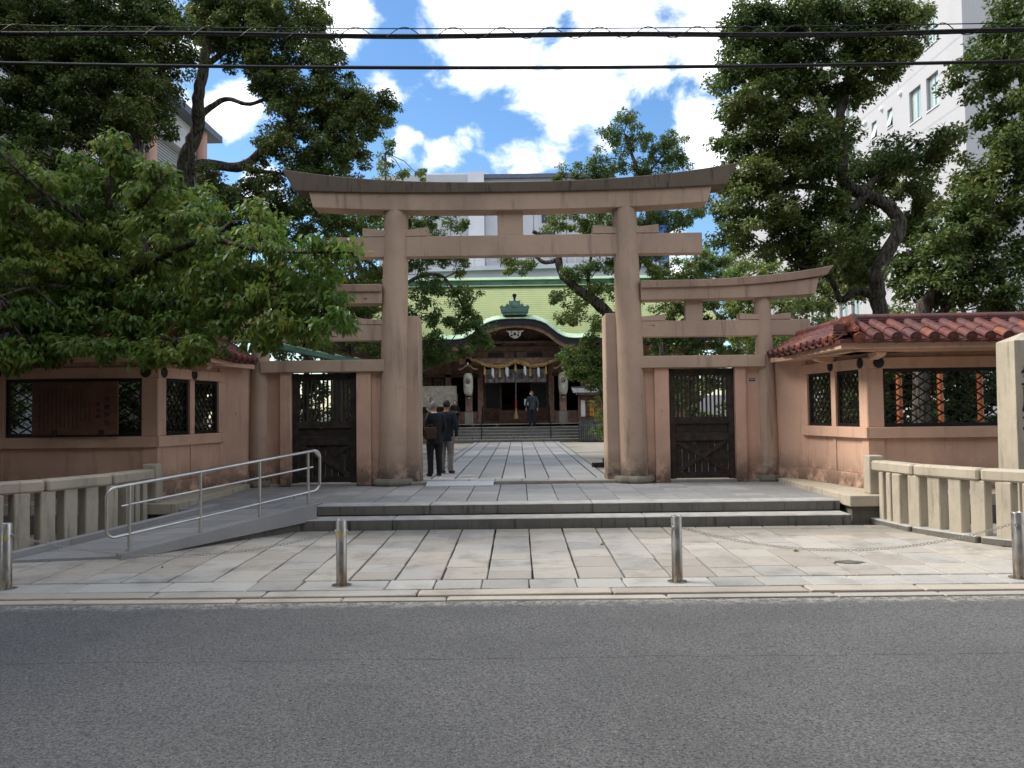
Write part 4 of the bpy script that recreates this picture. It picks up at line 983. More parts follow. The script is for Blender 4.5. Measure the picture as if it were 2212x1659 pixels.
for x in (-1.09,-.42,.43,1.07):
    z = ropez(x)-.05; m = MB(); w_ = .055 if x != -.42 else .085
    for k in range(4):
        o_ = (.03 if k%2 else -.02); m.add([(x+o_-w_/2,37.69-.004*k,z-.02),(x+o_+w_/2,37.69-.004*k,z+.03),(x+o_+w_/2+.03,37.69-.004*k,z-.09),(x+o_-w_/2+.03,37.69-.004*k,z-.14)],[(0,3,2,1)]); z -= .095
        m.add([(x+o_-w_/2,37.694-.004*k,z-.02),(x+o_+w_/2,37.694-.004*k,z+.03),(x+o_+w_/2+.03,37.694-.004*k,z-.09),(x+o_-w_/2+.03,37.694-.004*k,z-.14)],[(0,1,2,3)])
    obj('zigzag_paper', m, M['white'], rope)
cu = thing('curtain', 'short white crested curtain with dark red straps above the hall entrance', 'curtain', (0,38.6,3.8))
m = MB(); nX = 60
rings = [[(-1.5+3*i/nX, 38.6+.03*math.sin(i*1.1), 3.78),(-1.5+3*i/nX, 38.6+.05*math.sin(i*1.1), 3.14)] for i in range(nX+1)]
vs = [p for r_ in rings for p in r_]; m.add(vs, [(2*i,2*i+2,2*i+3,2*i+1) for i in range(nX)])
curt = plain('greyish_white_cloth', (.42,.41,.40), .9, bump=0)
obj('cloth', m, curt, cu)
for k in range(7): obj('strap', MB().box(-1.5+k*.5-.018,-1.5+k*.5+.018,38.52,38.53,3.10,3.80), M['red'], cu)
for k in range(6): 
    for dz in (0,):
        obj('crest', MB().lathe([(0.06,0),(.13,0),(.13,.004),(.06,.004)],n=18,M=Matrix.Translation((-1.25+k*.5,38.53,3.42)) @ Matrix.Rotation(math.pi/2,4,'X')), M['greywood'], cu)
br = thing('bell_rope', 'long bell rope with red grip and straw brush end in the entrance', 'bell rope', (0,37.95,3.9))
obj('rope_upper', MB().tube([(.01,37.9,3.95),(0,37.9,2.30)],[.022,.03],8), M['greywood'], br); obj('grip', MB().tube([(0,37.9,2.36),(0,37.9,1.86)],[.045,.05],10), M['red'], br)
obj('brush', MB().tube([(0,37.9,1.87),(0,37.9,1.68),(0,37.9,1.60),(0,37.9,1.38)],[.045,.045,.07,.115],12), M['straw'], br, smooth=50)
ob = thing('offering_box', 'dark wooden offering box in the shade of the hall entrance', 'offering box', (0,38.9,FZ))
obj('box_body', MB().box(-.85,.85,38.65,39.2,FZ,FZ+.62,.015), M['wood'], ob)
for k in range(11): obj('grille_bar', MB().box(-.80+k*.155,-.75+k*.155,38.68,39.17,FZ+.62,FZ+.66), M['wood'], ob)
tag(obj('paper_notice', MB().box(.40,.66,38.60,38.61,2.02,2.32), M['white']), 'white paper notice hanging right of the bell rope', 'paper notice')
for sx in (-1,1):
    ln = thing('paper_lantern', ('tall cream paper lantern under a small roof, left of the hall entrance' if sx < 0 else 'tall cream paper lantern under a small roof, right of the entrance, partly behind leaves'), 'lantern', (sx*2.24,37.6,2.5), 'paper lanterns on the porch posts')
    x = sx*2.24; pr = [(.10,2.50),(.15,2.53),(.20,2.62),(.225,2.80),(.23,3.0),(.23,3.25),(.22,3.40),(.18,3.52),(.12,3.56)]
    pp = []
    for (r0_,z0_),(r1_,z1_) in zip(pr,pr[1:]):
        n = max(1,int((z1_-z0_)/.035))
        for k in range(n):
            t = k/n; pp += [((r0_+(r1_-r0_)*t),z0_+(z1_-z0_)*t),((r0_+(r1_-r0_)*(t+.5/n))*.975,z0_+(z1_-z0_)*(t+.5/n))]
    pp.append(pr[-1]); obj('paper_body', MB().lathe(pp,x,37.58,0,24), M['cream'], ln, smooth=60)
    obj('bottom_ring', MB().lathe([(.09,2.42),(.11,2.44),(.11,2.50),(.09,2.52)],x,37.58,0,20), M['black'], ln); obj('top_ring', MB().lathe([(.10,3.55),(.12,3.57),(.12,3.62),(.08,3.64)],x,37.58,0,20), M['black'], ln)
    em = MB()
    for k, (r1, a0, a1) in enumerate(((.125,.4,5.6),(.09,1.6,6.9),(.055,3,8.2),(.105,5.9,6.7),(.03,0,5))):
        pts_ = []
        for q in range(19):
            a = a0+(a1-a0)*q/18; rr_ = r1*(1-.18*q/18); xx = rr_*math.cos(a); zz = rr_*math.sin(a)*1.1; pts_.append((x+xx, 37.58-math.sqrt(max(0,.232**2-xx*xx))-.003, 3.17+zz))
        em.tube(pts_,.008,5)
    obj('wave_crest', em, M['ink'], ln)
    obj('little_roof', MB().loft([[(x+u*.44,37.30,3.70+h),(x+u*.44,37.30,3.76+h),(x+u*.44,37.86,3.76+h),(x+u*.44,37.86,3.70+h)] for u,h in ((-1,.02),(-.85,.0),(-.6,.03),(-.3,.14),(0,.20),(.3,.14),(.6,.03),(.85,0),(1,.02))]), M['orange'] if False else SP, ln)
    obj('finial', MB().lathe([(.03,3.95),(.035,4.0),(0.0,4.10)],x,37.35,0,10), M['white'], ln); obj('hanger', MB().tube([(x,37.58,3.63),(x,37.58,3.9)],.012,6), M['black'], ln)
    nd = tag(obj('wooden_tag', MB().box(x-.035+.02,x+.035+.02,37.80,37.83,1.95,2.42,.004), M['orange'] if False else SP), ('narrow upright name tag on the left porch post below its lantern' if sx < 0 else 'narrow upright name tag on the right porch post below its lantern'), 'name tag')
    obj('white_cap', MB().box(x-.04+.02,x+.04+.02,37.79,37.84,2.36,2.46), M['white'], nd)
hl = thing('hanging_lantern', 'small dark metal lantern hanging from the eaves left of the porch', 'hanging lantern', (-4.55,37.9,3.4))
obj('cage', MB().lathe([(.04,3.28),(.10,3.30),(.12,3.5),(.10,3.52)],-4.45,37.5,0,6), M['black'], hl); obj('cap', MB().lathe([(.20,3.53),(.10,3.60),(.03,3.66),(.0,3.68)],-4.45,37.5,0,6), M['black'], hl); obj('chain', MB().tube([(-4.45,37.5,3.66),(-4.45,37.5,4.8)],.01,5), M['black'], hl)
wb = thing('blank_screen_board', 'large blank cream board on legs, left of the hall entrance', 'board', (-4.0,37.75,FZ))
obj('panel', MB().box(-5.15,-2.82,37.9,37.95,2.0,2.98,.006), M['cream'], wb)
for x in (-5.1,-2.80): obj('leg', MB().box(x-.02,x+.02,37.93,37.97,FZ,2.6), M['steel'], wb)
pn_ = thing('poster_board', 'grey framed poster board with two pictures, behind the notice stand', 'poster board', (4.5,38,FZ))
obj('panel', MB().box(3.35,5.45,38.0,38.05,1.5,3.0,.01), M['stone'], pn_)
obj('poster', MB().box(4.15,4.70,37.985,37.999,2.4,2.86), M['wood'], pn_); obj('poster', MB().box(4.80,5.32,37.985,37.999,2.4,2.88), M['jersey'], pn_)
obj('poster_centre', MB().box(4.33,4.52,37.975,37.984,2.45,2.8), M['amber'], pn_); obj('poster_sheet', MB().box(3.42,3.70,37.985,37.999,2.45,2.85), M['fence'], pn_); obj('poster_sheet', MB().box(3.76,4.05,37.985,37.999,2.45,2.85), M['fence'], pn_)
for z in (1.62,2.0): obj('poster', MB().box(4.85,5.1,37.985,37.999,z,z+.25), M['glassdark'], pn_)
for x in (3.4,5.4): obj('leg', MB().box(x-.03,x+.03,38.0,38.06,FZ,1.6), M['steel'], pn_)
# notice stand on grey slatted base
ns = thing('notice_stand', 'roofed wooden notice stand with amber boards on a grey slatted base', 'notice stand', (3.35,35.6,GZ))
x0, x1 = 2.80, 3.95
for k in range(13): obj('slat', MB().box(x0+.02+k*.088,x0+.075+k*.088,35.40,35.43,GZ+.04,GZ+.98,.004), M['greywood'], ns)
for z in (GZ+.12,GZ+.70,GZ+.95): obj('base_rail', MB().box(x0,x1+.05,35.435,35.47,z,z+.07), M['greywood'], ns)
obj('base_core', MB().box(x0+.02,x1,35.6,35.95,GZ,GZ+.95), M['black'], ns); obj('side_slats', MB().box(x1+.02,x1+.06,35.42,35.95,GZ+.04,GZ+.98), M['greywood'], ns)
fr = obj('case_frame', MB().box(x0,x0+.08,35.42,35.8,1.32,2.42,.01).box(x1-.08,x1,35.42,35.8,1.32,2.42,.01).box(x0+.081,x1-.081,35.42,35.8,1.32,1.44,.01).box(x0+.081,x1-.081,35.42,35.8,2.22,2.42,.01), M['wood'], ns)
obj('backing', MB().box(x0+.08,x1-.08,35.62,35.66,1.44,2.22), M['fence'], ns)
obj('paper_panel', MB().box(x0+.10,x0+.30,35.56,35.57,1.45,2.20), M['white'], ns); obj('paper_panel', MB().box(x1-.22,x1-.10,35.56,35.57,1.45,2.20), M['white'], ns)
for x, mt, txt in ((x0+.31,M['board'],'例月祭'),(x0+.50,M['amber'],'明治祭'),(x0+.715,M['board'],'例月祭')):
    o = obj('wooden_plaque', MB().box(x,x+.185,35.53,35.545,1.47,2.20,.003), mt, ns)
    for i, ch in enumerate(txt): lettering(ch, .125, (x+.092,35.527,2.05-i*.20), M['ink'], o)
obj('wooden_plaque', MB().box(x0+.905,x0+1.02,35.53,35.545,1.50,2.20,.003), M['board'], ns)
sr = obj('stand_roof', MB().loft([[(2.55,35.10,2.50),(4.25,35.10,2.50),(4.25,35.10,2.53),(2.55,35.10,2.53)],[(2.50,35.65,2.72),(4.30,35.65,2.72),(4.30,35.65,2.76),(2.50,35.65,2.76)],[(2.55,36.0,2.52),(4.25,36.0,2.52),(4.25,36.0,2.55),(2.55,36.0,2.55)]]), M['greywood'], ns)
obj('roof_ridge', MB().box(2.48,4.32,35.60,35.70,2.76,2.80), M['greywood'], ns); obj('eave_board', MB().box(2.75,4.0,35.3,35.33,2.42,2.50), M['greywood'], ns)
obj('eave_knob', MB().lathe([(0,0),(.03,.01),(.0,.04)],2.68,35.15,2.44,8), M['white'], ns)
rb = thing('kindling_pile', 'few dark charred timber blocks lying on gravel by the right buttress', 'timber pile', (2.2,19,GZ))
for i,(x,y,a,z) in enumerate(((2.05,19.3,.2,0),(2.30,19.0,.9,0),(2.5,19.4,-.4,0),(2.3,19.25,.5,.12))): obj('block', MB().obox(x,y,GZ+.06+z,.36,.12,.12,a,.01), M['darkwood'], rb)

# small copper-roofed pavilion seen over the left side gate
pv = thing('water_pavilion', 'small open pavilion with dark curved copper roof behind the left gateway', 'pavilion', (-6,22,GZ))
rg = []
for t in [i/14 for i in range(15)]:
    x = -9.0+5.4*t; z = 4.15-1.35*(t**1.3)+.28*t**5; rg.append([(x,20.2,z-.12),(x,20.2,z),(x,23.8,z),(x,23.8,z-.12)])
obj('roof', MB().loft(rg), M['patina_dark'], pv)
for k in range(9): t = .2+k*.09; x = -9.0+5.4*t; z = 4.15-1.35*(t**1.3)+.28*t**5; obj('roof_seam', MB().box(x-.02,x+.02,20.18,23.8,z-.01,z+.03), M['patina'], pv)
for x, y in ((-8.4,20.8),(-4.6,20.8),(-8.4,23.2),(-4.6,23.2)): obj('post', MB().box(x-.09,x+.09,y-.09,y+.09,GZ,3.0), M['darkwood'], pv)
obj('basin', MB().box(-7.4,-5.4,21.5,22.6,GZ,1.1,.04), M['stone'], pv)
# vermilion posts of small inner torii, seen through the right lattice
for i, (x, y) in enumerate(((7.55,15.6),(8.45,15.8),(9.35,16.0))):
    t = thing('vermilion_post', ['orange-red round post behind right lattice window, leftmost of three','orange-red round post behind right lattice window, middle of three','orange-red round post behind right lattice window, rightmost of three'][i], 'post', (x,y,.32), 'vermilion posts behind the lattice')
    obj('shaft', MB().tube([(x,y,.5),(x,y,2.35)],[.058,.055],16), M['vermilion'], t, smooth=40); obj('foot', MB().tube([(x,y,.3),(x,y,.5)],.085,16), M['black'], t)
# overhead cables
def cable(name, pts, r, label, cat_='cable'): return tag(obj(name, MB().tube(pts, r, 8), M['black']), label, cat_, 'overhead cables across the street')
cy = 9.0
def cz(x, z0, z1, zm): t = (x+14)/28; return z0+(z1-z0)*t-4*t*(1-t)*((z0+z1)/2-zm)
xs_c = [i*.5-14 for i in range(57)]
za = W(0,135,cy).z; zb = W(2212,131,cy).z; zc = W(1106,146,cy).z
def fit(y0p, ymp, y1p, d=cy):
    P_ = [W(0,y0p,d), W(1106,ymp,d), W(2212,y1p,d)]; A_ = np.array([[p.x**2,p.x,1] for p in P_]); return np.linalg.solve(A_, np.array([p.z for p in P_]))
def curve(co, wob=0, off=0): return [(x,cy+off,co[0]*x*x+co[1]*x+co[2]+wob*math.sin(x*1.3)) for x in [i*.1-14 for i in range(281)]]
cable('overhead_cable', curve(fit(136,146.5,132)), .021, 'thick black cable crossing the sky, lowest of the overhead lines')
cable('overhead_cable', curve(fit(69,75,65), .012), .020, 'thick bundled black cable crossing above the lowest line')
cable('overhead_cable', curve(fit(71,78,68), .012, .03), .010, 'thinner black cable strapped to the thick bundled one')
cable('messenger_wire', curve(fit(54,62,49)), .0065, 'thin black wire, topmost of the overhead lines')
ca, cb = fit(69,75,65), fit(54,62,49); sp = []
for i in range(2801):
    x = i*.01-14; zlo = ca[0]*x*x+ca[1]*x+ca[2]-.045; zhi = cb[0]*x*x+cb[1]*x+cb[2]+.015; a = 2*math.pi*x/.56
    if i%5 == 0: sp.append((x, cy+.035*math.sin(a), (zlo+zhi)/2+(zhi-zlo)/2*math.cos(a)))
cable('spiral_wire', sp, .005, 'thin wire coiled in long loops around the upper overhead cables')

# ================================================================ buildings
def win(parent, mb_frame, mb_glass):
    f = obj('window', mb_frame, M['bldpale'], parent); obj('pane', mb_glass, M['glass'], f)
# right white building: left flank runs away from the street
wb_ = thing('white_office_building', 'tall white tiled building with pairs of windows, behind right trees', 'building', (33,55,0))
X0 = 22.75; Y0, Y1 = 39.7, 84.0; HT = 33
floors = [19.7+3.48*k for k in range(-5,4)]
ysets = [(42.1,43.35,1),(43.95,45.25,1),(47.3,47.95,0),(49.4,50.1,0),(52.6,53.9,1),(54.5,55.9,1),(58.2,59.4,1),(60.0,61.3,1),(64,65.3,1),(66,67.3,1)]
flank = MB(); cuts = []
# wall built from strips so that the openings are real holes
for zt in [None]:
    zb_ = -.1
    edges = []
    for f in floors: edges.append((f-1.85, f))
    prev = -.1
    for z0, z1 in edges:
        if z0 > prev: flank.box(X0, X0+.4, Y0+.4, Y1, prev, z0)
        y = Y0+.4
        for a, b, big in ysets:
            flank.box(X0, X0+.4, y, a, z0, z1); y = b
            if not big: flank.box(X0, X0+.4, a, b, z0, z0+.75)
        flank.box(X0, X0+.4, y, Y1, z0, z1); prev = z1
    flank.box(X0, X0+.4, Y0+.4, Y1, prev, HT)
obj('flank_wall', flank, M['bldwhite'], wb_)
obj('end_wall', MB().box(X0,X0+26,Y0,Y0+.4,-.1,HT), M['bldwhite'], wb_); obj('inner_core', MB().box(X0+1.2,X0+26,Y0+.5,Y1,-.1,HT-.1), M['bldgrey'], wb_)
for z0, z1 in edges:
    for a, b, big in ysets:
        zz = z0 if big else z0+.75
        fr = MB(); t = .06
        fr.box(X0+.15,X0+.24,a,b,zz,zz+t).box(X0+.15,X0+.24,a,b,z1-t,z1).box(X0+.15,X0+.24,a,a+t,zz+t,z1-t).box(X0+.15,X0+.24,b-t,b,zz+t,z1-t)
        if big: fr.box(X0+.15,X0+.24,(a+b)/2-.03,(a+b)/2+.03,zz+t,z1-t)
        f = obj('window', fr, M['steel'], wb_)
        if big: obj('pane', MB().box(X0+.19,X0+.2,a+t,(a+b)/2-.03,zz+t,z1-t), M['glass'], f); obj('pane', MB().box(X0+.2,X0+.21,(a+b)/2+.03,b-t,zz+t,z1-t), M['glass'], f)
        else:
            obj('pane', MB().add([(X0+.14,a+t,z1-t),(X0+.14,b-t,z1-t),(X0-.12,b-t,zz+t),(X0-.12,a+t,zz+t),(X0+.15,a+t,z1-t),(X0+.15,b-t,z1-t),(X0-.11,b-t,zz+t),(X0-.11,a+t,zz+t)],[(0,1,2,3),(7,6,5,4),(0,3,7,4),(1,5,6,2)]), M['glass'], f)
        obj('window_sill', MB().box(X0-.06,X0+.02,a-.05,b+.05,zz-.07,zz-.005), M['bldpale'], f)
for k, f in enumerate(floors):
    for y in (46.2,48.6,50.9): obj('vent_hood', MB().lathe([(.0,0),(.14,0),(.14,.10),(.10,.17),(.0,.19)],n=12,M=Matrix.Translation((X0,y,f+.35)) @ Matrix.Rotation(-math.pi/2,4,'Y')), M['white'], wb_)
    obj('joint_band', MB().box(X0-.008,X0+.0,Y0,Y1,f+.75,f+.85), M['bldpale'] if False else M['bldgrey'], wb_)
obj('parapet', MB().box(X0-.1,X0+26,Y0-.1,Y1,HT,HT+.5), M['bldpale'], wb_)
# pale grey building straight behind the shrine
gb = thing('grey_panel_building', 'large pale grey panelled building rising behind the shrine roof', 'building', (0,75,0))
def P70(px, py, d=70): return W(px, py, d)
zt = P70(980,374).z; zt2 = P70(1150,384).z
xL, xM0, xM1, xR = P70(818,500).x, P70(1012,500).x, P70(1047,500).x, P70(1330,500).x
obj('main_block', MB().box(xM1,xR,70.3,92,-.1,zt2), M['bldpanel'], gb); obj('left_wing', MB().box(xL,xM0,70.3,90,-.1,P70(900,376).z), M['bldgrey'], gb)
obj('corner_pier', MB().box(xM0+.01,xM1-.01,69.6,71,-.1,zt), M['bldpale'], gb); obj('roof_house', MB().box(P70(905,400).x,P70(1053,400).x,72,84,zt-3,zt+.6), M['bldpale'], gb)
obj('roof_edge', MB().box(xM1-.5,xR,69.9,92,zt2,zt2+.35), M['roofgrey'], gb)
nx_, z0_ = 8, 3.0
pw = (xR-xM1)/nx_
for i in range(nx_):
    for k in range(7):
        a = xM1+pw*i; b = 3+k*2.75; obj('cladding_panel', MB().box(a+.04,a+pw-.04,70.18,70.32,b+.04,b+2.71), M['bldpanel'], gb)
pw2 = (xM0-xL)/5
for i in range(5):
    for k in range(7): obj('cladding_panel', MB().box(xL+pw2*i+.04,xL+pw2*(i+1)-.04,70.18,70.32,3+k*2.75+.04,3+k*2.75+2.71), M['bldgrey'], gb)
for px, py0, py1 in ((1170,455,480),(1170,500,540),(1185,600,640)):
    a = P70(px,py0); b = P70(px+30,py1); obj('window', MB().box(a.x,b.x,70.1,70.17,b.z,a.z), M['glassdark'], gb)
for i,(px, py) in enumerate(((900,325),(1034,330),(1093,340),(1040,350))):
    p = P70(px, py); o = tag(obj('antenna', MB().tube([(p.x,74,zt-.5),(p.x,74,p.z)],[.06,.03],6), M['bldgrey']), ['thin lightning rod left on the grey roof beside tree tops','thin tall rod at the right edge of the roof house','thin rod standing right of the roof house','short stubby mast close to the roof house corner'][i], 'antenna', 'rods on the grey roof')
lb2 = thing('low_white_roof', 'low white roofed building with thin rail posts behind the shrine ridge', 'building', (0,56,0))
a, b = W(905,590,56), W(1420,572,56)
obj('wall', MB().box(a.x,b.x,56,66,-.1,a.z+.3), M['bldpale'], lb2)
obj('roof', MB().loft([[(a.x,55.5,a.z),(b.x,55.5,a.z+.25),(b.x,55.5,a.z+.55),(a.x,55.5,a.z+.3)],[(a.x,62,a.z+.75),(b.x,62,a.z+1.1),(b.x,62,a.z+1.4),(a.x,62,a.z+1.05)]]), M['bldpale'], lb2)
for k in range(6): x = a.x+1.5+k*2.4; obj('rail_post', MB().tube([(x,56.5,a.z+.3),(x,56.5,a.z+1.35)],.04,6), M['bldgrey'], lb2)
for q in (0.9,1.3): obj('rail_wire', MB().tube([(a.x,56.5,a.z+q),(b.x,56.5,a.z+q+.1)],.015,5), M['bldgrey'], lb2)
bb2 = thing('blue_glass_tower', 'sliver of a blue glass building showing through branches right of centre', 'building', (18,90,0))
p = W(1425,448,90); obj('tower', MB().box(p.x-1,p.x+1,90,98,-.1,p.z), M['bluebld'], bb2)
for k in range(7): obj('floor_band', MB().box(p.x-1.05,p.x+1.05,89.9,90,3+k*3.3,3.5+k*3.3), M['glassdark'], bb2)
# unseen block across the narrow street, added to shape the light
ob2 = thing('unseen_opposite_block', 'unseen brown office block behind the viewer, added to dim the front light', 'building', (10,-9,0))
obj('wall', MB().box(-24,40,-20,-7.0,-.1,17), plain('brown_tile_wall', (.16,.12,.10), .7, bump=0, scale=.5), ob2)
for k in range(5):
    for j in range(18): obj('window', MB().box(-23+j*3.4,-20.9+j*3.4,-6.99,-6.95,1.2+k*3.4,3.0+k*3.4), M['glassdark'], ob2)
# left building with pink round columns
lb = thing('columned_building', 'grey school-like building with pink round columns behind the left trees', 'building', (-22,33,0))
XL = -16.6; obj('wall', MB().box(-34,XL-.5,4,42,-.1,16.2), M['bldgrey'], lb)
for k, z in enumerate((3.6,7.6,11.6,15.2)):
    obj('spandrel', MB().box(XL-.5,XL,4,41.6,z-.1,z+1.5), M['bldpale'], lb)
    if k < 3:
        for j in range(16): obj('louvre', MB().box(XL-.42,XL-.36,20,41.4,z+1.6+j*.14,z+1.66+j*.14), M['bldgrey'] if j%1 == 0 else M['steel'], lb)
obj('end_wall', MB().box(-34,XL-.1,41.7,42.3,-.1,16.6), M['bldgrey'], lb)
obj('roof_slab', MB().box(-35,XL+.7,4,43,16.6,16.95), M['roofgrey'], lb)
colm = plain('salmon_column', (.52,.31,.25), .7, var=.12, scale=1)
for y in (7.5,13.1,18.7,24.3,29.9,35.5,41.3): obj('column', MB().tube([(XL+.25,y,-.1),(XL+.25,y,16.6)],.26,18), colm, lb, smooth=40)
sh = thing('rear_hedge_wall', 'plain grey garden wall closing the court far back on the right', 'wall', (20,50,0)); obj('panel', MB().box(10,40,49.5,49.8,0,2.6), M['bldpale'], sh)
# ================================================================ people
def ell(c, rx, ry, rz, n=14, m=9, Mx=None):
    b = MB(); rings = []
    for j in range(1, m):
        t = math.pi*j/m; rings.append([(rx*math.sin(t)*math.cos(2*math.pi*k/n), ry*math.sin(t)*math.sin(2*math.pi*k/n), -rz*math.cos(t)) for k in range(n)])
    b.loft(rings); T = Matrix.Translation(c) @ (Mx if Mx is not None else Matrix()); return MB().add(b.v, b.f, T)
def fuse(name, mb, mat, parent, voxel, smooth=4):
    o = obj(name, mb, mat, parent); m = o.modifiers.new('remesh', 'REMESH'); m.mode = 'VOXEL'; m.voxel_size = voxel; m.use_smooth_shade = True
    s_ = o.modifiers.new('smooth', 'SMOOTH'); s_.factor = .5; s_.iterations = smooth; return o
def join(*ms):
    r_ = MB()
    for m in ms: r_.add(m.v, m.f)
    return r_
def rings_el(specs, n=18):   # specs: (z, cx, cy, rx, ry)
    return MB().loft([[(cx+rx*math.cos(2*math.pi*k/n), cy+ry*math.sin(2*math.pi*k/n), z) for k in range(n)] for z,cx,cy,rx,ry in specs])
def person(label, loc, rz, h, top, legs, hair, elbows, wrists, hairlong=False, coat=.0, mask=False, head_turn=0, lean=0, male=True, topname='jacket', shoe='rubber', group=None, bald=False):
    """figure built facing -y, feet at origin, scaled to h; elbows/wrists for right(-x when seen from front is its right) and left hands"""
    s = h/1.72; T = thing('person', label, 'person', loc, group); sh = .20 if male else .175; hp = .10
    hz, kz, az = .90, .49, .08
    def limb(pts, rs, n=12): return MB().tube(pts, rs, n)
    body = MB(); torso = MB()
    hd = Matrix.Rotation(head_turn,4,'Z'); hc = Vector((0,-.03-lean*.3,1.60)); 
    body = join(rings_el([(.84,0,0,.15,.10),(1.0,0,0,.14,.095),(1.15,0,0,.145,.10),(1.32,0,0,.165,.10),(1.42,0,0,.13,.075),(1.47,0,-.005,.055,.055),(1.55,0,-.015,.05,.055)]),
        ell(hc, .078, .095, .118, Mx=hd), ell(hc+hd@Vector((0,-.045,-.055)), .05, .05, .052, Mx=hd), ell(hc+hd@Vector((0,-.098,-.015)), .014,.02,.024), ell(hc+hd@Vector((.078,.005,-.01)),.012,.022,.032), ell(hc+hd@Vector((-.078,.005,-.01)),.012,.022,.032),
        ell(hc+hd@Vector((0,-.09,-.062)),.022,.012,.008))
    for sx, e, w_ in ((-1, elbows[0], wrists[0]), (1, elbows[1], wrists[1])):
        S_ = Vector((sx*sh*.92,0,1.40)); E, Wr = Vector(e), Vector(w_)
        body = join(body, limb([S_,E,Wr],[.045,.038,.026])); d = (Wr-E).normalized(); side = d.cross(Vector((0,1,0))); side = side.normalized() if side.length > .1 else Vector((0,0,1)); nn = d.cross(side).normalized()
        palm = Wr+d*.05; body = join(body, limb([Wr,Wr+d*.03,Wr+d*.09],[.026,.034,.034],10))
        for q in range(4):
            b0 = Wr+d*.08+nn*(-.027+.018*q); L_ = (.07,.08,.075,.058)[q]; b1 = b0+d*L_*.55+side*.008; b2 = b1+d*L_*.35+side*.022
            body = join(body, limb([b0,b1,b2],[.0095,.009,.0075],6))
        t0 = Wr+d*.03-nn*.028; body = join(body, limb([t0,t0+d*.03-nn*.022,t0+d*.062-nn*.020+side*.01],[.012,.011,.008],6))
        body = join(body, limb([(sx*hp,0,hz),(sx*hp*1.0,-.005,kz),(sx*hp*1.05,.02,az)],[.075,.052,.038]))
        body = join(body, limb([(sx*hp*1.05,.03,.045),(sx*hp*1.15,-.13,.03)],[.035,.03],8))
    for m_ in (body,): m_.v = [(x*s,(y-lean*max(0,z-.9))*s,z*s) for x,y,z in m_.v]
    Rz = Matrix.Translation(loc) @ Matrix.Rotation(rz,4,'Z'); xf = lambda m_: MB().add([Vector(p) for p in m_.v], m_.f, Rz)
    def sc(m_): m_.v = [(x*s,(y-lean*max(0,z-.9))*s,z*s) for x,y,z in m_.v]; return xf(m_)
    fuse('body', xf(body), M['skin'], T, .0075*s, 3)
    hem = .80-coat; jk = rings_el([(hem,0,.01,.185,.135),(hem+.08,0,.01,.18,.13),(1.0,0,.0,.17,.125),(1.15,0,0,.18,.13),(1.3,0,0,.20,.13),(1.40,0,0,.17,.105),(1.455,0,-.0,.085,.08)] if male else [(hem,0,.01,.17,.125),(hem+.08,0,.01,.165,.12),(1.0,0,0,.145,.11),(1.15,0,0,.155,.115),(1.3,0,0,.17,.12),(1.39,0,0,.15,.09),(1.445,0,0,.07,.07)])
    for sx, e, w_ in ((-1, elbows[0], wrists[0]), (1, elbows[1], wrists[1])):
        S_ = Vector((sx*sh*.93,0,1.385)); E, Wr = Vector(e), Vector(w_); d = (Wr-E).normalized()
        jk = join(jk, limb([Vector((sx*.08,0,1.41)),S_,E,Wr-d*.015],[.055,.068,.056,.042]))
    fuse(topname, sc(jk), M[top], T, .011*s, 5)
    tr = rings_el([(.78,0,.005,.155,.115),(.9,0,.0,.155,.115),(1.0,0,0,.15,.108)])
    for sx in (-1,1): tr = join(tr, MB().tube([(sx*hp*.85,0,.86),(sx*hp,0,.7),(sx*hp,-.008,kz),(sx*hp*1.05,.015,.25),(sx*hp*1.07,.02,.07)],[.095,.088,.07,.062,.064],14,sq=1.12))
    fuse('trousers', sc(tr), M[legs], T, .011*s, 5)
    for sx in (-1,1):
        st_ = join(MB().tube([(sx*hp*1.06,.06,.045),(sx*hp*1.1,-.02,.05),(sx*hp*1.18,-.13,.035),(sx*hp*1.2,-.17,.03)],[.042,.045,.042,.025],10,sq=.85)); fuse('shoe', sc(st_), M[shoe], T, .009*s, 3)
    if not bald:
        hm = join(ell(hc+hd@Vector((0,.014,.022)), .088,.098,.112, Mx=hd))
        hm.v = [p for p in hm.v]
        cut = MB(); keep = []
        # hair cap: pull the front of the cap back above the face
        nv = []
        for p in hm.v:
            q = hd.inverted() @ (Vector(p)-hc)
            if q.y < -.045 and q.z < .055: q = Vector((q.x*.7, q.y*.35+.0, q.z*.6+.02))
            if q.z < -.055 and not hairlong: q.z = -.055
            nv.append(tuple(hc+hd@q))
        hm.v = nv
        if hairlong: hm = join(hm, ell(hc+hd@Vector((0,.05,-.07)), .08,.05,.13, Mx=hd), ell(hc+hd@Vector((.065,.0,-.05)), .022,.04,.10, Mx=hd), ell(hc+hd@Vector((-.065,.0,-.05)), .022,.04,.10, Mx=hd))
        fuse('hair', sc(hm), M[hair], T, .009*s, 3)
    if mask:
        mk = ell(hc+hd@Vector((0,-.082,-.055)), .05,.034,.042, Mx=hd); fuse('face_mask', sc(mk), M['white'], T, .006*s, 2)
    else:
        ey = join(ell(hc+hd@Vector((.03,-.089,.005)), .009,.006,.005), ell(hc+hd@Vector((-.03,-.089,.005)), .009,.006,.005)); obj('eyes', sc(ey), M['ink'], T)
    return T, sc
G2 = .352
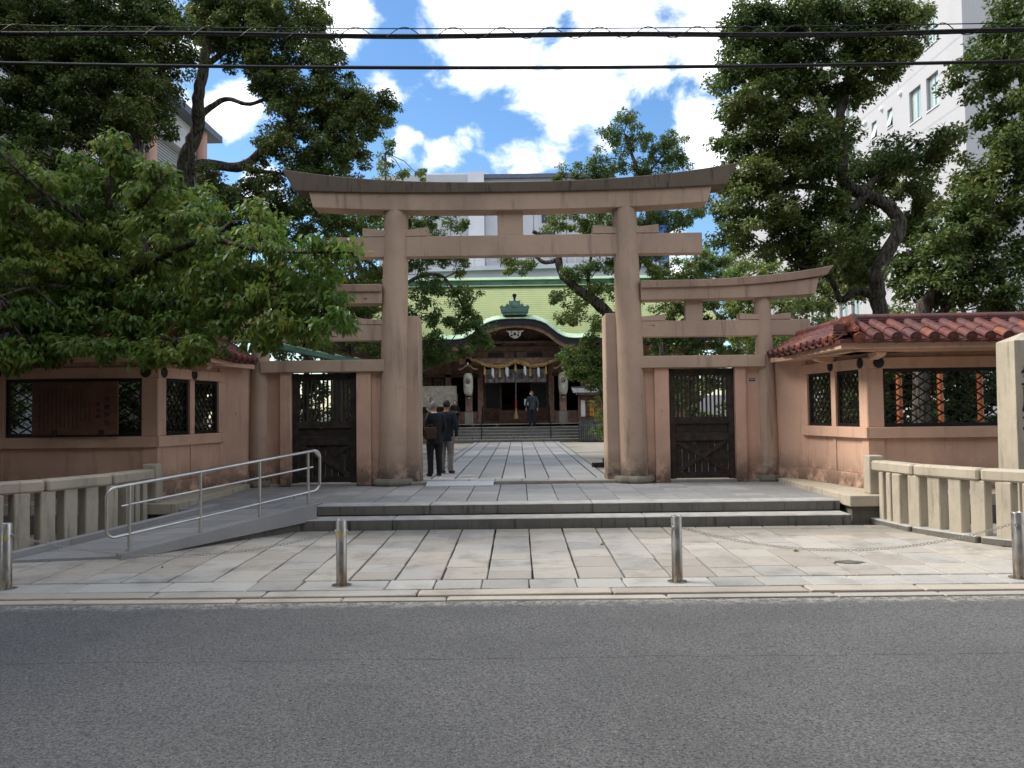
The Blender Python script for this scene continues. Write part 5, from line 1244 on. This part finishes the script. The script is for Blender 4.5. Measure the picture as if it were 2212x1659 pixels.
# older man, back to us, looking left into the court; facing away = rotate by pi
T1, s1 = person('grey-haired older man in black suit, seen from behind with a brown shoulder bag', (-1.68,16.95,G2), math.pi+R(25), 1.60, 'suit','suit','greyhair', ((-.25,.02,1.12),(.25,.04,1.12)), ((-.20,-.16,.95),(.22,-.12,.93)), head_turn=R(15), coat=.06, lean=.02)
col_ = s1(rings_el([(1.445,0,.005,.072,.072),(1.475,0,.0,.064,.066)])); obj('white_collar', col_, M['white'], T1)
bg1 = thing('shoulder_bag', 'brown leather shoulder bag hanging at the older man\'s left hip', 'bag', (-1.9,16.8,1.0))
bm_ = s1(MB().box(.03,.30,.15,.24,.86,1.12,.03)); obj('bag_body', bm_, M['leather'], bg1, bevel=.01)
obj('strap', s1(MB().tube([(.30,.17,1.10),(.26,.13,1.30),(.13,.04,1.475),(.10,-.10,1.40),(.05,-.16,1.2)],.016,6,sq=1.0)), M['leather'], bg1); obj('flap', s1(MB().box(.028,.302,.232,.25,.98,1.13,.01)), M['leather'], bg1); obj('handle', s1(MB().tube([(.08,.2,1.12),(.11,.2,1.18),(.21,.2,1.18),(.25,.2,1.12)],.01,6)), M['leather'], bg1)
T2, s2_ = person('man in navy jacket and beige trousers standing behind the older man', (-1.50,17.75,G2), math.pi-R(20), 1.63, 'navy','trouser','darkhair', ((-.27,.02,1.12),(.27,.02,1.12)), ((-.26,.0,.86),(.27,-.02,.86)), head_turn=R(35), coat=.04)
T3, s3_ = person('woman dressed in black with a white mask, on the hall steps', (-2.84,37.12,.87), R(-8), 1.43, 'suit','suit','darkhair', ((-.22,.02,1.13),(.22,.02,1.13)), ((-.06,-.17,1.08),(.12,-.16,1.05)), hairlong=True, mask=True, male=False, coat=.12, topname='coat')
hb = thing('handbag', 'small black handbag held by the woman in black', 'bag', (-2.7,37,1.6)); obj('bag_body', s3_(MB().box(.05,.33,-.20,-.10,.86,1.0,.02)), M['black'], hb); obj('handle', s3_(MB().tube([(.1,-.15,1.0),(.14,-.15,1.07),(.24,-.15,1.07),(.28,-.15,1.0)],.01,6)), M['black'], hb)
T4, s4_ = person('woman in pale cardigan, only her head showing behind the older man', (-3.95,37.15,.87), R(20), 1.54, 'pale','suit','darkhair', ((-.22,.02,1.13),(.22,.02,1.13)), ((-.16,-.2,1.0),(.16,-.2,1.0)), hairlong=True, male=False, topname='cardigan')
T5, s5_ = person('man in slate jersey with white mask, standing on the hall steps', (.76,37.45,1.01), R(-12), 1.70, 'jersey','jeans','darkhair', ((-.28,.02,1.12),(.28,.02,1.12)), ((-.27,-.05,.86),(.27,-.05,.86)), mask=True, head_turn=R(-45), topname='jersey')
sb = thing('cross_body_strap', 'thin dark bag strap across the chest of the man in slate jersey', 'strap', (.76,37.3,2.0)); obj('strap', s5_(MB().tube([(.13,-.05,1.44),(.06,-.135,1.3),(-.08,-.14,1.12),(-.17,-.09,1.0),(-.17,.06,.98),(.0,.14,1.2),(.12,.06,1.42)],.012,6)), M['black'], sb)

# ================================================================ trees
def np_mesh(name, V, F, mat):
    me = bpy.data.meshes.new(name); me.vertices.add(len(V)); me.vertices.foreach_set('co', V.astype(np.float32).ravel())
    n = len(F); me.loops.add(n*3); me.loops.foreach_set('vertex_index', F.astype(np.int32).ravel())
    me.polygons.add(n); me.polygons.foreach_set('loop_start', np.arange(0,n*3,3,dtype=np.int32)); me.polygons.foreach_set('loop_total', np.full(n,3,dtype=np.int32))
    me.update(calc_edges=True); me.materials.append(mat); return me
def unit(a): return a/np.maximum(np.linalg.norm(a,axis=1,keepdims=True),1e-6)
LEAFN = [0]
def leaves(pos, out, ln, wd, droop, rng, up=.7):
    n = len(pos); LEAFN[0] += n
    nrm = unit(np.array([[0,0,up]])+out*.55+rng.normal(0,.55,(n,3)))
    d = unit(rng.normal(0,1,(n,3))+out*.6+np.array([[0,0,-droop]])); d = unit(d-nrm*np.sum(d*nrm,1,keepdims=True)*(.9 if droop < 1 else .3))
    sdv = unit(np.cross(nrm,d)); nrm = np.cross(d, sdv)
    L_ = (ln*rng.uniform(.7,1.2,n))[:,None]; W_ = (wd*rng.uniform(.75,1.15,n))[:,None]
    b = pos; tip = pos+d*L_; l = pos+d*L_*.42+sdv*W_*.5+nrm*W_*.18; r = pos+d*L_*.42-sdv*W_*.5+nrm*W_*.18
    V = np.stack([b,l,tip,r],1).reshape(-1,3); i = np.arange(n)*4; F = np.concatenate([np.stack([i,i+2,i+1],1),np.stack([i,i+3,i+2],1)],0); return V, F
def crown(name, parent, blobs, mat, ln, wd, per=46, spacing=.42, sub_r=.26, droop=.35, seed=1, limbs=(), flat=.7, fill=.35, twig=True, keep=None):
    """blobs: (centre, rx, ry, rz[, density]); every blob is a loose bough made of many leaf sprays"""
    rng = np.random.default_rng(seed); Vs = []; Fs = []; nv = 0; tw = MB(); lp = [Vector(p) for l in limbs for p in l]
    for b in blobs:
        c, rx, ry, rz = b[:4]; dn = b[4] if len(b) > 4 else 1.0; c = Vector(c)
        area = 4.2*((rx*ry)**1.6/3+(rx*rz)**1.6/3+(ry*rz)**1.6/3)**(1/1.6)*3; n = max(3, int(dn*area/spacing**2/3))
        q = unit(rng.normal(0,1,(n,3))); rad = np.where(rng.random(n) < fill, rng.uniform(.3,.8,n), rng.uniform(.82,1.12,n))
        sc_ = np.array(c)+q*rad[:,None]*np.array([rx,ry,rz]); sc_ += rng.normal(0,.07,sc_.shape)
        m = rng.integers(int(per*.6), int(per*1.35), n); idx = np.repeat(np.arange(n), m); sr = (sub_r*rng.uniform(.7,1.3,n))[idx][:,None]
        off = rng.normal(0,1,(len(idx),3)); off = unit(off)*rng.uniform(.15,1,(len(idx),1))**.6
        pos = sc_[idx]+off*sr*np.array([1,1,flat]); o_ = unit(off+q[idx]*.6)
        V, F = leaves(pos, o_, ln, wd, droop, rng); Vs.append(V); Fs.append(F+nv); nv += len(V)
        if twig:
            near = min(lp, key=lambda p: (p-c).length) if lp else c
            mid = (near+c)/2+Vector(rng.normal(0,.12,3)); bl_ = max(.018, .03*max(rx,rz))
            if lp: tw.tube([near,mid,c],[bl_*1.3,bl_,bl_*.7],5,False)
            for k in range(0, n, 2): 
                e = Vector(sc_[k]); tw.tube([c+Vector(rng.normal(0,.05,3)),(c+e)/2+Vector(rng.normal(0,.06,3)),e],[bl_*.5,.011,.006],3,False)
    o = obj(name, np_mesh(name, np.concatenate(Vs), np.concatenate(Fs), mat), None, parent); stuff(o)
    if twig: stuff(obj('branches', tw, M['bark'], parent))
    return o
def limbs_mesh(parent, ls, name='trunk'):
    for i, (pts, r0, r1) in enumerate(ls):
        P_ = cat([tuple(p) for p in pts], 6); n = len(P_); rg = random.Random(i)
        obj(name if i == 0 else 'limb', MB().tube([p+Vector((rg.uniform(-1,1),rg.uniform(-1,1),0))*.02*r0*4 for p in P_], [(r0+(r1-r0)*(k/(n-1))**.8)*rg.uniform(.92,1.1) for k in range(n)], 12), M['bark'], parent, smooth=60)
def BL(lst, d, ry=None, dens=1.0, shr=1.0):
    """(px,py,rpx,rpy[,depth offset]) sightings at distance d"""
    k = 1/1720; out = []
    for t in lst:
        x, y, a, b = t[:4]; dd = d+(t[4] if len(t) > 4 else 0); out.append((W(x,y,dd), shr*a*dd*k, (ry or max(a,b)*dd*k), shr*b*dd*k, dens))
    return out
def gp_(px, d, z=.3): p = W(px, 890, d); return Vector((p.x, d, z))

# A. camphor, left of the gate (right-hand of the two)
d = 23.5
t = thing('camphor_tree', 'tall dark camphor tree whose thick limb reaches right above the left end of the torii', 'tree', gp_(405,d), 'camphor trees')
tr1 = [gp_(410,d), W(405,640,d), W(380,470,d), W(400,400,d), W(402,345,d), W(425,280,d), W(430,200,d-.5), W(442,120,d-.5), W(455,40,d)]
l2 = [W(385,385,d), W(440,356,d), W(522,360,d), W(580,312,d), W(640,262,d), W(700,235,d)]; l3 = [W(422,262,d), W(455,232,d), W(492,214,d+.3), W(540,225,d), W(600,200,d)]; l4 = [W(520,362,d), W(600,375,d), W(680,372,d)]; l5 = [W(432,150,d), W(490,110,d), W(560,70,d)]; l6 = [W(385,430,d), W(440,425,d), W(520,420,d)]
limbs_mesh(t, [(tr1,.36,.12),(l2,.20,.07),(l3,.11,.04),(l4,.09,.03),(l5,.12,.04),(l6,.1,.03)])
bl_a = BL([(480,20,70,60),(560,50,60,45),(640,30,60,50),(690,80,45,50),(620,120,80,45),(700,160,60,40),(560,150,60,35),(490,90,60,40),(740,215,70,40),(790,250,60,40),(820,240,35,30),(660,210,70,40),(700,270,70,40),(770,300,55,35),(620,262,45,30),(720,330,70,35),(640,330,60,35),(590,330,35,25),(560,395,45,25),(660,395,70,30),(740,375,50,28),(600,440,60,25),(520,440,50,25),(470,400,35,25),(600,500,70,30),(680,460,55,35),(500,500,60,30),(440,470,30,30),(450,60,40,50),(520,10,60,40),(590,20,60,40),(440,10,50,40),(540,100,50,40),(600,200,40,25)], d, 1.1, 1.15, shr=.93)
crown('crown', t, bl_a, M['camphor'], .115, .06, per=120, spacing=.32, seed=2, limbs=[tr1,l2,l3,l4,l5,l6])
# B. camphor, far left
d = 21.5
t = thing('camphor_tree', 'massive dark camphor tree filling the upper left corner behind the street tree', 'tree', gp_(290,d), 'camphor trees')
tr1 = [gp_(290,d), W(293,560,d), W(296,420,d), W(290,330,d), W(286,250,d), W(300,180,d), W(330,120,d)]
l2 = [W(286,300,d), W(240,262,d), W(200,215,d), W(150,210,d), W(80,150,d)]; l3 = [W(290,330,d), W(220,320,d), W(160,270,d), W(100,240,d), W(30,250,d)]; l4 = [W(290,250,d), W(330,180,d), W(370,130,d)]; l5 = [W(205,225,d), W(200,160,d), W(190,100,d)]
limbs_mesh(t, [(tr1,.36,.13),(l2,.17,.06),(l3,.15,.05),(l4,.12,.05),(l5,.1,.04)])
bl_b = BL([(40,30,90,50),(140,30,80,45),(240,40,70,45),(330,40,70,50),(380,100,50,45),(300,120,80,45),(190,120,90,45),(70,110,90,50),(120,190,90,40),(20,210,60,60),(230,190,60,35),(330,190,55,40),(60,285,80,40),(160,290,60,35),(250,270,40,30),(20,370,60,45),(110,360,60,40),(330,260,35,35),(190,400,60,50),(280,400,60,50),(80,440,90,50),(350,440,60,50),(180,500,90,45),(300,510,80,45),(40,540,80,50),(160,600,90,45),(280,610,90,45),(400,560,60,50),(60,660,80,45),(420,640,60,45),(330,680,80,35),(500,600,60,60),(0,60,70,60),(90,20,80,50),(190,20,80,50),(290,10,70,40),(240,110,70,50),(120,140,80,50),(360,60,50,50),(30,160,70,50),(180,230,60,40),(310,260,40,36)], d, 1.3, 1.15)
crown('crown', t, bl_b, M['camphor'], .115, .06, per=115, spacing=.34, seed=3, limbs=[tr1,l2,l3,l4,l5])
# C. street cherry leaning over the left wall, leaves hang down
d = 13.4
t = thing('cherry_tree', 'leafy cherry tree with drooping leaves, spreading over the left roofed wall', 'tree', gp_(240,14.0), None)
tr1 = [gp_(238,14.2), W(240,760,14.0), W(236,640,13.8), W(228,560,13.6), W(232,470,13.3), W(240,380,13.0), W(236,300,12.8)]
l2 = [W(228,540,13.5), W(170,470,12.8), W(100,420,12.2), W(40,370,11.8), W(0,330,11.6)]; l3 = [W(232,500,13.4), W(300,450,12.6), W(350,395,12.2)]; l4 = [W(240,620,13.7), W(340,560,12.8), W(450,520,12.2), W(560,540,11.6), W(680,545,11.2), W(760,545,11.0)]; l5 = [W(238,700,13.9), W(340,660,12.8), W(480,640,12.0), W(600,650,11.6), W(700,670,11.4)]; l6 = [W(232,640,13.7), W(150,620,12.6), W(70,620,12.0), W(0,640,11.6)]; l7 = [W(238,720,13.9), W(300,720,12.6), W(380,735,11.8)]
limbs_mesh(t, [(tr1,.11,.025),(l2,.05,.015),(l3,.04,.012),(l4,.06,.014),(l5,.06,.014),(l6,.05,.014),(l7,.045,.014)])
ch = [(20,328,40,14,-1.4),(80,390,45,22,-1),(140,400,40,25),(15,395,30,25,-1.4),(236,315,26,26,-.5),(190,355,34,18),(290,340,40,24,-.4),(335,380,42,18,-.8),(250,400,60,25),(330,425,60,22,-.6),(180,455,60,25,-.4),(80,460,60,24,-1),(20,500,40,30,-1.2),(120,520,70,26,-.8),(240,500,70,30),(350,490,60,26,-.8),(420,470,50,24,-1),(480,510,55,24,-1.2),(400,540,60,24,-1),(560,520,45,20,-1.5),(620,545,50,18,-1.7),(700,535,40,12,-2),(745,540,24,8,-2.2),(540,575,50,22,-1.3),(300,570,80,30,-.3),(180,580,80,30,-.6),(60,580,70,30,-1.2),(450,600,70,26,-1.2),(620,600,50,20,-1.6),(670,585,40,18,-1.7),(560,640,60,24,-1.5),(640,660,50,22,-1.7),(700,640,40,18,-1.8),(340,640,80,28,-.8),(220,650,80,28,-.4),(90,650,80,28,-1.1),(20,690,50,28,-1.5),(460,670,60,24,-1.3),(140,700,60,24,-1),(730,692,36,10,-2),(660,705,46,16,-1.8),(590,705,46,18,-1.7),(680,735,30,14,-1.8),(560,722,40,14,-1.7),(300,700,70,24,-.9),(400,705,50,22,-1.2),(40,745,36,24,-1.6),(20,775,22,16,-1.6),(110,735,50,16,-1.2),(360,748,44,12,-1.4),(230,725,60,14,-1),(400,762,26,8,-1.5),(500,715,40,16,-1.4),(180,745,60,14,-1.4),(280,745,50,14,-1.4),(80,770,40,14,-1.6),(440,740,40,12,-1.5),(340,765,40,8,-1.6),(310,660,60,30,.3),(450,560,60,30,-.2)]
ch += [(-70,440,60,30,-.6),(-150,470,80,36,-.5),(-60,560,80,36,-.8),(-180,590,90,36,-.4),(-300,520,80,36,-.3),(-80,680,80,32,-1),(-220,700,80,32,-.6),(-330,650,80,32,-.3),(-60,760,60,22,-1.3),(450,430,50,22,.8),(560,470,50,20,.6),(200,700,90,36,.5),(60,720,90,36,.4),(380,690,80,36,.6),(500,620,80,36,.5)]
BC = BL(ch, d, None, 1.0); BC = [(c, rx, min(.75, max(rx,.45)), rz, 1.15) for c, rx, ry, rz, _ in BC]
cr = crown('crown', t, BC, M['cherry'], .135, .062, per=44, spacing=.215, sub_r=.18, droop=1.9, seed=5, limbs=[tr1,l2,l3,l4,l5,l6,l7], flat=.6)
# the nearest leaves, each one its own
v_, f_ = leaves(np.zeros((1,3)), np.array([[0,-1.,0]]), .125, .058, 2.5, np.random.default_rng(1)); LEAFN[0] -= 1
lf_me = np_mesh('leaf', v_, f_, M['cherry']); rl = random.Random(9)
fr_bl = sorted(BC, key=lambda b: b[0].y)[:20]
for k in range(290):
    c, rx, ry, rz, _ = rl.choice(fr_bl); o = bpy.data.objects.new('leaf', lf_me); COL.objects.link(o); attach(o, t)
    a = rl.uniform(0,6.28); o.location = (c.x+rx*rl.uniform(-1,1)*.95, c.y-ry*rl.uniform(.5,1.0), c.z+rz*rl.uniform(-1,.8)); o.rotation_euler = (rl.uniform(-.4,.4),rl.uniform(-.4,.4),a); s_ = rl.uniform(.75,1.2); o.scale = (s_,s_,s_)
# D. tree just inside, left, its boughs hang beside the left pillar
d = 25
t = thing('courtyard_tree', 'green courtyard tree left of the path, boughs hanging beside the left pillar', 'tree', gp_(845,d), None)
tr1 = [gp_(850,d,.33), W(846,760,d), W(840,660,d), W(855,580,d), W(880,500,d), W(900,420,d)]; l2 = [W(845,640,d), W(900,600,d), W(960,600,d), W(1010,680,d)]; l3 = [W(842,600,d), W(790,560,d), W(740,500,d)]; l4 = [W(845,700,d), W(790,690,d), W(740,640,d)]
limbs_mesh(t, [(tr1,.22,.06),(l2,.08,.03),(l3,.08,.03),(l4,.07,.03)])
bl_d = BL([(930,475,36,18),(985,478,24,18),(905,520,26,22),(950,520,22,14),(925,565,34,22),(985,570,26,16),(920,620,34,28),(975,635,34,22),(1010,660,26,22),(925,680,30,28),(985,690,26,22),(1020,700,26,20),(1045,725,28,18),(1020,745,26,14),(925,740,32,26),(912,780,24,16),(955,760,22,18),(770,480,30,22),(810,470,22,20),(740,520,34,26),(705,470,30,24),(760,590,40,24),(720,610,30,26),(800,600,30,24),(790,670,36,22),(740,660,34,24),(720,720,36,26),(790,745,30,26),(860,560,30,60),(860,700,26,60)], d, .8, .8)
crown('crown', t, bl_d, M['fresh'], .105, .05, per=100, spacing=.27, sub_r=.2, seed=7, limbs=[tr1,l2,l3,l4])
# E. tree inside, right, with leaning black trunk
d = 26
t = thing('courtyard_tree', 'courtyard tree with crooked black trunk leaning left across the shrine roof', 'tree', gp_(1345,d), None)
tr1 = [gp_(1350,d,.33), W(1345,800,d), W(1318,690,d), W(1285,652,d), W(1240,618,d), W(1210,585,d), W(1206,545,d), W(1190,520,d), W(1150,500,d)]; l2 = [W(1208,560,d), W(1176,567,d), W(1150,550,d), W(1110,545,d)]; l3 = [W(1330,760,d), W(1360,640,d), W(1380,560,d), W(1400,470,d), W(1380,380,d), W(1350,290,d)]; l4 = [W(1285,652,d), W(1270,600,d), W(1290,500,d), W(1320,400,d)]; l5 = [W(1385,560,d), W(1430,510,d), W(1500,470,d)]; l6 = [W(1330,760,d), W(1280,800,d), W(1240,810,d)]; l7=[W(1380,400,d),W(1420,350,d),W(1460,300,d)]
limbs_mesh(t, [(tr1,.27,.06),(l2,.09,.03),(l3,.2,.04),(l4,.07,.03),(l5,.09,.03),(l6,.06,.03),(l7,.05,.02)])
bl_e = BL([(1355,262,26,16),(1320,300,34,20),(1375,300,34,22),(1410,320,34,22),(1340,345,40,20),(1290,360,26,16),(1230,368,22,9),(1270,378,30,10),(1450,300,24,16),(1455,345,26,18),(1400,365,44,14),(1440,375,34,12),(1470,340,14,12)], d, .7, .85)
bl_e += BL([(1200,480,26,16),(1250,475,30,20),(1300,470,30,22),(1285,505,26,14),(1395,475,34,26),(1440,480,34,28),(1490,470,30,20),(1410,520,30,14),(1510,440,20,20),(1105,572,20,8),(1140,575,22,10),(1095,560,14,6),(1240,590,30,16),(1290,580,30,22),(1205,640,22,12),(1245,660,22,12),(1230,690,30,10),(1290,700,26,20),(1300,630,26,20),(1270,740,30,18),(1300,775,30,30),(1240,795,36,22),(1275,815,34,26),(1225,770,22,14),(1306,840,16,26),(1306,890,7,20),(1300,930,6,12),(1330,520,30,60),(1345,640,26,80),(1410,560,34,20),(1430,600,30,24)], d, .8, .9)
crown('crown', t, bl_e, M['fresh'], .105, .05, per=90, spacing=.27, sub_r=.2, seed=8, limbs=[tr1,l2,l3,l4,l5,l6,l7])
# F. big camphor on the right
d = 18.5
t = thing('camphor_tree', 'big camphor tree with pale crooked trunk right of the torii, tall rounded crown', 'tree', gp_(1905,d), 'camphor trees')
tr1 = [gp_(1915,d), W(1908,760,d), W(1905,690,d), W(1893,625,d), W(1905,570,d), W(1938,505,d), W(1938,470,d), W(1905,437,d), W(1860,418,d), W(1820,390,d), W(1820,330,d), W(1815,260,d), W(1830,180,d), W(1850,90,d)]
l2 = [W(1870,420,d), W(1835,452,d), W(1800,412,d), W(1750,405,d), W(1690,400,d)]; l3 = [W(1818,300,d), W(1780,240,d), W(1740,170,d), W(1700,110,d)]; l4 = [W(1900,640,d), W(1850,630,d), W(1815,648,d), W(1790,600,d), W(1700,560,d)]; l5 = [W(1860,418,d), W(1900,380,d+.4), W(1960,350,d+.6)]; l6 = [W(1825,200,d),W(1880,140,d),W(1940,80,d)]
limbs_mesh(t, [(tr1,.22,.09),(l2,.12,.05),(l3,.12,.05),(l4,.12,.04),(l5,.10,.04),(l6,.09,.03)])
bl_f = BL([(1600,90,50,36),(1590,150,45,36),(1620,40,40,30),(1680,40,60,40),(1660,110,60,40),(1740,30,60,40),(1740,100,60,40),(1810,40,60,40),(1880,30,60,36),(1940,40,50,34),(1900,90,60,36),(1830,110,60,36),(1940,110,40,30),(1700,170,60,36),(1620,190,45,30),(1780,180,50,30),(1900,160,50,28),(1850,200,36,22),(1595,240,40,34),(1660,250,50,34),(1720,240,50,30),(1600,310,40,34),(1660,320,60,38),(1740,310,60,36),(1800,300,40,32),(1590,375,40,30),(1650,390,60,34),(1730,370,60,34),(1790,360,40,26),(1600,440,45,34),(1680,450,60,32),(1760,450,60,32),(1600,500,45,28),(1680,515,60,28),(1760,520,60,30),(1830,500,46,36,1.2),(1830,560,55,30,1.0),(1850,600,40,24,1.2),(1960,500,30,26,1.4),(1870,520,30,30,-.9),(1760,575,50,20),(1890,350,60,34,1.0),(1950,340,50,30),(2000,330,40,26),(2030,320,30,24),(1870,385,50,24,1.2),(1975,400,40,28,1.3),(1985,455,36,30,1.3),(1840,455,30,24,1.3)], d, .95, 1.3, shr=.89)
crown('crown', t, bl_f, M['camphor'], .11, .058, per=130, spacing=.30, sub_r=.25, seed=9, limbs=[tr1,l2,l3,l4,l5,l6])
# G. far right tree, nearer
d = 16
t = thing('camphor_tree', 'camphor tree at the right picture edge, leaning limbs behind the tiled wall', 'tree', gp_(2000,d), 'camphor trees')
tr1 = [gp_(1985,d), W(1992,700,d), W(2010,645,d), W(2050,590,d), W(2110,520,d), W(2170,450,d), W(2200,380,d), W(2220,250,d), W(2200,120,d)]; l2 = [W(1990,720,d), W(2040,670,d), W(2085,610,d), W(2150,580,d), W(2230,560,d)]; l3 = [W(2030,615,d), W(1990,580,d), W(1960,540,d)]
limbs_mesh(t, [(tr1,.17,.08),(l2,.11,.05),(l3,.07,.03)])
bl_g = BL([(2180,30,60,40),(2130,90,55,36),(2100,145,30,24),(2190,120,50,40),(2150,160,50,30),(2200,200,40,40),(2150,230,40,30),(2190,280,45,40),(2150,330,45,36),(2195,370,50,40),(2120,385,45,32),(2180,440,55,40),(2110,440,50,32),(2085,425,30,24),(2060,480,44,28),(2150,500,60,36),(2080,520,55,30),(2010,530,40,24),(1985,570,34,20),(2030,570,60,30),(2120,580,60,32),(2195,560,45,40),(1990,610,50,22),(2070,635,60,24),(2160,640,60,30),(2200,690,30,16)], d, .9, shr=.88)
crown('crown', t, bl_g, M['camphor'], .11, .058, per=115, spacing=.28, sub_r=.23, seed=10, limbs=[tr1,l2,l3])
# H. trees of the rear court
def small_tree(px, d, tops, label, mat, seed, cat_name='garden_tree', dens=1.3, r=.12, sp=.45):
    t = thing(cat_name, label, 'tree', gp_(px,d,.33), 'garden trees behind the gate')
    top = tops[0]; tr = [gp_(px,d,.33), W(px,760,d), W((px+top[0])/2,(700+top[1])/2,d), W(top[0],top[1],d)]; limbs_mesh(t, [(tr,r,.04)])
    crown('crown', t, BL(tops, d, None, dens), mat, .14, .085, per=80, spacing=sp, sub_r=.27, seed=seed, limbs=[tr]); return t
small_tree(1500, 34, [(1480,590,50,36),(1520,560,40,30),(1550,600,40,36),(1440,610,40,30),(1500,640,60,36),(1440,660,50,36),(1560,650,50,36),(1470,710,60,36),(1540,720,60,36),(1480,760,60,26),(1560,765,50,24),(1420,720,40,40)], 'rounded mid green tree seen between the main torii and its right wing', M['camphor'], 21)
small_tree(1640, 31, [(1640,585,50,28),(1600,610,40,28),(1690,600,50,28),(1740,600,40,28),(1640,650,60,34),(1710,660,50,34),(1610,690,50,36),(1680,720,60,30),(1630,745,50,24),(1750,660,40,30)], 'light green bushy tree above the right side torii beam', M['bright'], 22)
small_tree(1790, 27, [(1790,600,44,30),(1830,580,40,30),(1800,650,50,30),(1760,690,44,34),(1850,640,36,36),(1830,560,30,20),(1720,650,30,30)], 'dark green tree behind the right end of the side torii', M['camphor'], 23)
small_tree(1560, 44, [(1500,570,60,34),(1570,560,60,36),(1620,570,50,30),(1520,620,70,30),(1600,630,60,30)], 'distant pale green treetop beyond the court wall', M['bright'], 24, sp=.7)
small_tree(760, 31, [(760,470,50,30),(800,500,40,30),(720,500,50,34),(690,560,50,40),(760,560,60,36),(810,590,40,36),(700,640,60,40),(780,660,60,40),(720,720,60,40),(800,740,40,40),(650,600,60,50),(640,680,60,50),(620,740,60,40)], 'dark green tree filling the gap left of the main pillar', M['camphor'], 25, sp=.48)
small_tree(530, 28, [(520,470,60,40),(590,500,60,40),(470,540,60,40),(560,580,70,40),(480,640,70,40),(600,650,70,40),(520,700,70,30),(430,700,60,40),(640,440,40,30)], 'dark green tree behind the cherry, left of the gate', M['camphor'], 26, sp=.48)
small_tree(100, 26, [(60,480,90,50),(160,520,90,50),(40,600,90,50),(150,640,90,50),(260,600,80,50),(60,720,90,40),(200,720,90,40),(340,560,70,50),(340,660,80,50)], 'shadowy evergreen behind the cherry at the left edge', M['camphor'], 27, sp=.5)
small_tree(2100, 24, [(2060,640,60,34),(2140,660,60,36),(2190,700,50,34),(2030,690,60,30),(2110,710,60,30),(1960,660,50,30),(1930,700,40,24),(2190,620,40,30)], 'deep green shrubby tree behind the right tiled wall', M['camphor'], 28, sp=.55)
small_tree(838, 36, [(832,330,16,20),(848,312,10,12),(840,360,22,18),(870,372,24,8),(820,390,24,20),(905,380,20,6),(850,395,24,12)], 'thin yellowish young tree top left of the torii beam', M['bright'], 29, dens=.5, r=.07, sp=.45)
# shrubs and hedges inside the walls
for i, (x, y, r_) in enumerate(((7.0,17.3,.9),(9.0,18.0,1.1),(11.0,17.8,1.1),(-7.5,17.9,1.0),(-9.8,17.9,1.1),(-12,17.4,1.1),(13.2,17.2,1.1),(8.0,19.5,1.2),(10.2,19.5,1.2))):
    t = thing('garden_shrub', ['dark shrub behind right lattice window, nearest the gate','dark shrub behind the right lattice window, middle one','dark shrub behind the right lattice, beyond the vermilion posts','dark shrub behind the left lattice, near the gate','dark shrub behind the notice board in the left lattice','dark shrub at the left picture edge behind the lattice','dark shrub outside the right picture edge','taller rear shrub deep behind the right lattice window','rear shrub beside the trunk behind the right lattice'][i], 'shrub', (x,y,.32), 'shrubs behind the lattice walls')
    crown('foliage', t, [(Vector((x,y,1.1)), r_*1.1, r_*.8, .9, 1.6),(Vector((x+.3,y+.2,2.4)), r_, r_*.7, .9, 1.6)], M['camphor'], .13, .08, per=80, spacing=.32, sub_r=.24, seed=40+i)
for k, (xa, xb, y, zt_, lab) in enumerate(((2.9,7.5,21.5,1.1,'clipped dark hedge across the court right of the path'),(-8.2,-3.2,26.5,1.3,'clipped dark hedge beyond the left gateway'))):
    t = thing('hedge', lab, 'hedge', ((xa+xb)/2,y,.32)); n = int((xb-xa)/.9)
    crown('foliage', t, [(Vector((xa+(xb-xa)*(q+.5)/n,y,zt_)), .6, .5, zt_*.8, 1.5) for q in range(n)], M['camphor'], .13, .08, per=70, spacing=.34, sub_r=.24, seed=60+k)
# unseen street tree added outside the left picture edge to block light
t = thing('cherry_tree', 'unseen street cherry added beyond the left picture edge to shade the wall', 'tree', (-10.6,10.4,0)); trn = [Vector((-10.6,10.4,0)),Vector((-10.5,10.4,2.4)),Vector((-10.2,10.2,4.5)),Vector((-10.0,10.0,6.2))]
limbs_mesh(t, [(trn,.13,.05)]); rq = np.random.default_rng(77)
crown('crown', t, [(Vector((min(-.67*yy_-1.5, -10.4+rq.uniform(-2.6,2.8)),yy_,4.4+rq.uniform(-1.3,2.4))),1.0,1.0,.5,1.0) for yy_ in [10+rq.uniform(-3.4,3.4) for _ in range(60)]], M['cherry'], .14, .08, per=50, spacing=.36, sub_r=.22, droop=1.6, seed=78, limbs=[trn])
small_tree(660, 25, [(600,745,34,26),(660,755,34,22),(720,775,30,18),(640,700,40,30),(600,820,30,26),(680,830,40,26),(740,800,30,30)], 'low dark bushy tree behind the left side gateway', M['camphor'], 31, sp=.4)
small_tree(1430, 25, [(1440,820,40,24),(1500,830,50,24),(1560,820,30,24),(1420,780,30,20),(1500,790,40,20)], 'low bushy tree behind the right side gateway door', M['camphor'], 32, sp=.4)
for k, (x, y, lab) in enumerate(((-3.6,13.2,'small dry fallen leaf on the platform near the handrail end'),(1.2,10.3,'small fallen leaf on the paving before the steps, right of centre'),(-4.0,9.2,'small fallen leaf on the paving beside the foot of the ramp'),(3.4,9.7,'small fallen leaf on the paving beneath the right chain'))):
    o = bpy.data.objects.new('fallen_leaf', lf_me); COL.objects.link(o); o.location = (x, y, (.318 if y > 12 else pz(y)+.012)); o.rotation_euler = (R(78),0,k*1.3); o.scale = (.6,.6,.6)
    tag(o, lab, 'fallen leaf', 'fallen leaves on the paving')
# twigs and bare sprays rising from the courtyard tree
print('leaves', LEAFN[0], 'objects', len(bpy.data.objects))
